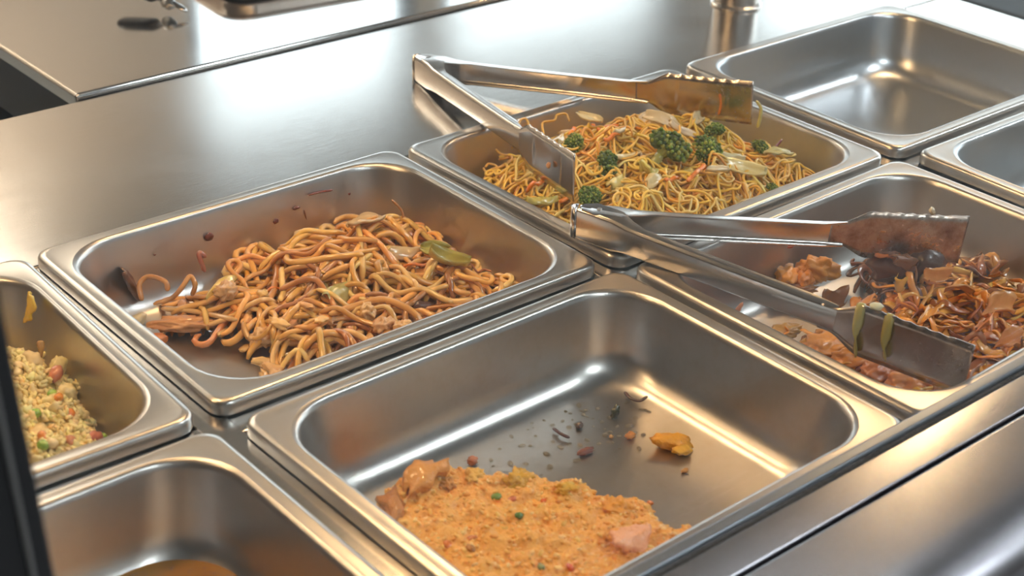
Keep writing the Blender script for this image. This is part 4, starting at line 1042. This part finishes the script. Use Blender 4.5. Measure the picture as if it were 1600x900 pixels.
for (p, s_, lab) in (((-0.0519,-0.1511,-0.0300), (.010, .006, .006), 'pale egg lump at the right shoulder of the fried rice'), ((-0.0531,-0.1005,-0.0300), (.009, .007, .006), 'yellow egg lump at the top left of the fried rice'), ((-0.0404,-0.1154,-0.0300), (.007, .005, .007), 'pointed egg lump at the top of the fried rice'),
                     ((-0.0879,-0.1834,-0.0300), (.009, .006, .005), 'cream mushroom piece left in the fried rice')):
    lump('egg_lump', (p[0], p[1], max(p[2], rc.top(p[0], p[1]))+.002), s_, (.80, .60, .26), M['rice'], lab, 'egg lump', 'egg lumps in the fried rice', amp=.4, freq=2.)
sheet('egg_scrap', (-0.0335, -0.0627, -0.0078), .022, .008, (.78, .52, .06), M['veg'], 'yellow egg scrap stuck on the wall of the fried rice pan', 'food scrap', rot=(0, -1.35, -.1), th=.002, ragged=.8)
loop([(-0.0419,-0.0877,-0.0350), (-0.0400,-0.0875,-0.0280), (-0.0393,-0.0864,-0.0220)], .0028, (.52, .30, .08), 'brown shred standing at the top of the fried rice', 'shred', 'shred', None, 'veg', .5)

# ------------------------------------------------------------ amber sauce in the lower left pan
(cx, cy, _), rz = PANC[(-1, 1)]
hx, hy = PW/2, PD/2
lv = -.0580
SVv, SFf = loft([rring(hx-.0284, hy-.0284, .046, lv+.0006), rring(hx-.0300, hy-.0300, .046, lv+.0001), rring(hx-.034, hy-.034, .045, lv), rring(hx-.09, hy-.09, .03, lv)], True)
sm, snt, sb = mat('amber_sauce')
sb.inputs['Base Color'].default_value = (.62, .27, .03, 1); sb.inputs['Roughness'].default_value = .06; sb.inputs['Coat Weight'].default_value = .6
sb.inputs['Transmission Weight'].default_value = .35; sb.inputs['IOR'].default_value = 1.38
o = link('amber_sauce', pymesh('amber_sauce', SVv, [q for q in SFf]), sm); o.location = (cx, cy, 0); o.rotation_euler = (0, 0, rz)
tag(o, 'shallow pool of amber sauce in the lower left pan', 'sauce', kind='stuff')
L = []
ring = rring(hx-.0315, hy-.0315, .046, lv)
for k in range(120):
    a = dr.integers(0, len(ring)); p = np.array(ring[a]); q = np.array(ring[(a+1) % len(ring)]); c = p+(q-p)*dr.random()
    c = c*np.array([1-dr.uniform(0, .05), 1-dr.uniform(0, .05), 1])
    r = dr.uniform(.0005, .0013)
    L.append((V1s*r*np.array([1, 1, .7])+c, F1s, (.9, .8, .6)))
V, F, C = join_arrays(L)
o = link('sauce_bubbles', quadmesh('sauce_bubbles', V, F), dm); o.location = (cx, cy, 0); o.rotation_euler = (0, 0, rz)
tag(o, 'fine bubbles along the edge of the amber sauce', 'bubbles', kind='stuff')

# ------------------------------------------------------------ tongs
def tong_arm(parent, h, tip, inward, m_arm, m_blade, Lb=.098, bh=.0205, seed=0):
    """one arm: a folded channel with hinge ears, ending in a wide scalloped blade (sub-part)"""
    h = np.array(h); tip = np.array(tip); X = tip-h; Ltot = np.linalg.norm(X); X /= Ltot
    Z = np.array([0, 0, 1.])-X*X[2]; Z /= np.linalg.norm(Z); Y = np.cross(Z, X)
    sgn = 1 if Y @ np.array(inward) > 0 else -1
    def W(x, y, z): return h+X*x+Y*(y*sgn)+Z*z
    xe = Ltot-Lb
    # arm: cross-section points (flange edge, corner, web, corner, flange edge)
    xs = [0, .008, .03, .042, .055, .10, .15, xe-.02, xe]
    hh = [.0125, .0130, .0130, .0110, .0105, .0100, .0098, .0098, .0105]
    fw = [.010, .0175, .0185, .0130, .0085, .0085, .0080, .0075, .0030]
    V = []; F = []; n = 8
    for x, z, w in zip(xs, hh, fw):
        r = .0022
        prof = [(w, z), (r, z), (r*.3, z-r*.3), (0, z-r), (0, -z+r), (r*.3, -z+r*.3), (r, -z), (w*.75, -z)]
        V += [W(x, y, zz) for y, zz in prof]
    for i in range(len(xs)-1):
        for k in range(n-1): F.append((i*n+k, i*n+k+1, (i+1)*n+k+1, (i+1)*n+k))
    arm = link('arm', pymesh('arm', V, F), m_arm, parent)
    md = arm.modifiers.new('solid', 'SOLIDIFY'); md.thickness = .0011; md.offset = 0
    md = arm.modifiers.new('edge', 'EDGE_SPLIT'); md.split_angle = math.radians(50)
    # blade
    V = []; F = []; nb = 60; rows = 7
    for i in range(nb+1):
        u = i/nb; x = xe-.012+u*(Lb+.012)
        g = min(1, max(0, (x-xe+.004)/.026)); g = g*g*(3-2*g)
        half = .0098+(bh-.0098)*g
        sc = (.0011*abs(math.sin(PI*(x-xe-.02)/.0105)) if x > xe+.02 and x < Ltot-.016 else 0)
        for k in range(rows):
            v = k/(rows-1)*2-1
            zz = v*half-(sc if k == rows-1 else 0)
            y = .0006+.0022*g*(1-(abs(v))**2)*0-.0035*(u**2)*0+.0012*math.exp(-((v)/.35)**2)*g*(1 if .35 < u < .8 else 0)
            V.append(W(x, -.0005+y, zz))
    for i in range(nb):
        for k in range(rows-1): F.append((i*rows+k, (i+1)*rows+k, (i+1)*rows+k+1, i*rows+k+1))
    bl = link('blade', pymesh('blade', V, F), m_blade, arm)
    md = bl.modifiers.new('solid', 'SOLIDIFY'); md.thickness = .0010; md.offset = 0
    # rivet in the ear
    c = W(.014, .008, .0130)
    Vr, Fr = ico(2)
    link('rivet', pymesh('rivet', Vr*np.array([.0024, .0024, .0011])+c, Fr), M['dark_steel'], arm)
    return X

def tongs(h, tA, tB, label, mA, mB, mArm):
    h = np.array(h); tA = np.array(tA); tB = np.array(tB)
    t = thing('tongs', tuple(h), 0, label, 'tongs', 'steel serving tongs')
    a = tA-h; b = tB-h
    da = a/np.linalg.norm(a); db_ = b/np.linalg.norm(b)
    sep = da-db_; sep /= np.linalg.norm(sep)
    tong_arm(t, sep*.004, a, tuple(-sep), mArm, mA, seed=1)
    tong_arm(t, -sep*.004, b, tuple(sep), mArm, mB, seed=2)
    ax = -(da+db_); ax /= np.linalg.norm(ax)
    # spring end: half-round wrap joining the two webs
    V = []; F = []; n = 9
    for k in range(n):
        an = -PI/2+PI*k/(n-1)
        p = sep*.0046*math.sin(an)+ax*.0046*math.cos(an)
        V += [p+np.array([0, 0, -.0125]), p+np.array([0, 0, .0125])]
    for k in range(n-1): F.append((2*k, 2*k+2, 2*k+3, 2*k+1))
    s_ = link('spring_end', pymesh('spring_end', V, F), mArm, t)
    md = s_.modifiers.new('solid', 'SOLIDIFY'); md.thickness = .0011; md.offset = 0
    return t
T1H = (.461, .137, .0030)
T1A = (.620, -.152, .0225)
T1B = (.380, -.177, .0225)
tongs(T1H, T1A, T1B, 'steel tongs lying open across the yellow noodle pan, hinge on the counter', M['tong_used'], M['tong'], M['tong'])
T2H = (.337, -.228, .0165)
T2A = (.592, -.405, -.0045)
T2B = (.425, -.528, -.0045)
tongs(T2H, T2A, T2B, 'sauce-stained steel tongs resting in the glazed cabbage pan', M['tong_dirty'], M['tong_used'], M['tong'])
# food clinging to the tongs
def ins(p, q, u): return tuple(np.array(p)+(np.array(q)-np.array(p))*u)
bA = np.array(ins(T1H, T1A, .90))
loop([bA+np.array([0.0, -.003, .006]), bA+np.array([.002, -.004, -.004]), bA+np.array([.0, -.004, -.014])], .0016, (.80, .24, .03), 'carrot sliver clinging to the far blade of the noodle tongs', 'carrot_sliver', 'carrot', None, 'veg')
lump('cabbage_scrap', bA+np.array([.006, -.002, .008]), (.0032, .0012, .0028), (.82, .72, .52), M['veg'], 'white scrap stuck on the far blade of the noodle tongs', 'food scrap')
bt = np.array(T1A)
loop([bt+np.array([.001, -.003, .003]), bt+np.array([.005, -.006, -.004]), bt+np.array([.004, -.007, -.014]), bt+np.array([.002, -.007, -.022])], .0018, (.72, .58, .20), 'pale shred hanging from the tip of the far noodle tong blade', 'cabbage_shred', 'cabbage', None, 'veg')
bB = np.array(ins(T1H, T1B, .87))
lump('food_crumb', bB+np.array([-.0035, -.002, -.002]), (.0030, .0012, .0028), (.62, .30, .12), M['meat'], 'small tan crumb stuck on the near blade of the noodle tongs', 'food scrap')
b2 = np.array(ins(T2H, T2B, .74))
for dx, ln, lab in ((0., .034, 'olive cabbage strip draped over the near blade of the sauced tongs'), (.068, .028, 'shorter cabbage strip draped over the same blade nearer its tip')):
    c = b2+(np.array(T2B)-np.array(T2H))*dx
    loop([c+np.array([.006, .002, .010]), c+np.array([.001, .0, .0195]), c+np.array([-.0035, -.002, .012]), c+np.array([-.0045, -.003, -.004]), c+np.array([-.003, -.004, -ln+.014])], .0034, (.48, .38, .10), lab, 'cabbage_strip', 'cabbage', None, 'veg', .3)
lump('cabbage_chip', b2+(np.array(T2B)-np.array(T2H))*.036+np.array([.001, .001, .0215]), (.0052, .0032, .0022), (.84, .76, .46), M['veg'], 'pale yellow chip sitting on the edge of the near sauced blade', 'food scrap', rot=(.3, .1, -.6), amp=.2)
b3 = np.array(ins(T2H, T2A, .90))
lump('cabbage_scrap', b3+np.array([.002, 0, .0225]), (.0028, .0022, .0036), (.62, .52, .36), M['veg'], 'pale scrap on top of the far sauced blade', 'food scrap')
lump('sauce_clot', b3+np.array([.004, -.002, -.024]), (.017, .009, .013), (.075, .028, .016), M['crust'], 'dark sticky sauce clot hanging under the far sauced blade', 'sauce clot', rot=(0, 0, -.6), amp=.5, freq=2.)
lump('sauce_clot', b3+np.array([-.022, .012, -.024]), (.018, .009, .012), (.13, .045, .022), M['crust'], 'dark brown clot between the far sauced blade and the cabbage', 'sauce clot', rot=(0, 0, -.6), amp=.5, freq=2.)
for k, (u, v) in enumerate((((.0, -.002, -.015), (.012, -.012, -.050)), ((-.010, .002, -.018), (-.020, -.010, -.046)), ((.016, -.006, -.02), (.018, -.010, -.052)))):
    p = b3+np.array(u); q = b3+np.array(v); md_ = (p+q)/2+np.array([.004, 0, .004])
    loop([p, md_, q], .0011, (.36, .16, .06), ('glossy sauce string stretched below the far sauced blade', 'sauce string nearest the hinge below the far sauced blade', 'short sauce string near the tip of the far sauced blade')[k], 'sauce_string', 'sauce string', None, 'crust')

# ------------------------------------------------------------ things on the rear table
(sx, sy, _) = (0.4331,0.4254,-0.0060)
tr = thing('steel_tray', (sx, sy, RT), -.10, 'shallow steel tray with rounded corners on the work table behind', 'tray')
hx2, hy2 = .23, .16
tv, tf = loft([rring(hx2-.025, hy2-.025, .03, .001), rring(hx2-.010, hy2-.010, .03, .0015), rring(hx2-.006, hy2-.006, .03, .004), rring(hx2-.0055, hy2-.0055, .03, .015), rring(hx2, hy2, .03, .0165), rring(hx2, hy2, .03, .0150), rring(hx2-.004, hy2-.004, .03, .0145)][::1])
o = link('wall', pymesh('wall', tv, tf), M['tray'], tr, (hx2-.012, hy2-.012, 0)); md = o.modifiers.new('solid', 'SOLIDIFY'); md.thickness = .001; md.offset = -1; md.use_rim = False
tv, tf = loft([rring(hx2-.025, hy2-.025, .03, .001), rring(hx2-.1, hy2-.1, .03, .0012)], True)
o = link('base', pymesh('base', tv, tf), M['tray'], tr, (hx2-.012, hy2-.012, 0)); md = o.modifiers.new('solid', 'SOLIDIFY'); md.thickness = .001; md.offset = -1; md.use_rim = False
p0 = np.array((0.3684,0.4162,-0.0025)); p1 = np.array((0.3515,0.4557,0.0040)); dv = p1-p0
ut = thing('serving_utensil', tuple(p0), 0, 'dark-handled steel utensil lying on the work table beside the tray', 'utensil')
V, F = tube_arrays(np.array([dv*u+np.array([0, 0, .003+.004*math.sin(u*3)]) for u in np.linspace(0, 1, 12)]), .005, .002, 6)
link('shaft', quadmesh('shaft', V, F), M['tong'], ut)
V, F = tube_arrays(np.array([dv*(.85+u*1.3)+np.array([0, 0, .006]) for u in np.linspace(0, 1, 12)]), .009, .007, 6)
link('handle', quadmesh('handle', V, F), M['black'], ut)
V, F = lump_arrays(dv*.55+np.array([0, 0, .004]), (.014, .008, .006), (0, 0, 1.2), .2, 1.5, 3, 3)
link('joint', pymesh('joint', V, F), M['dark_steel'], ut)
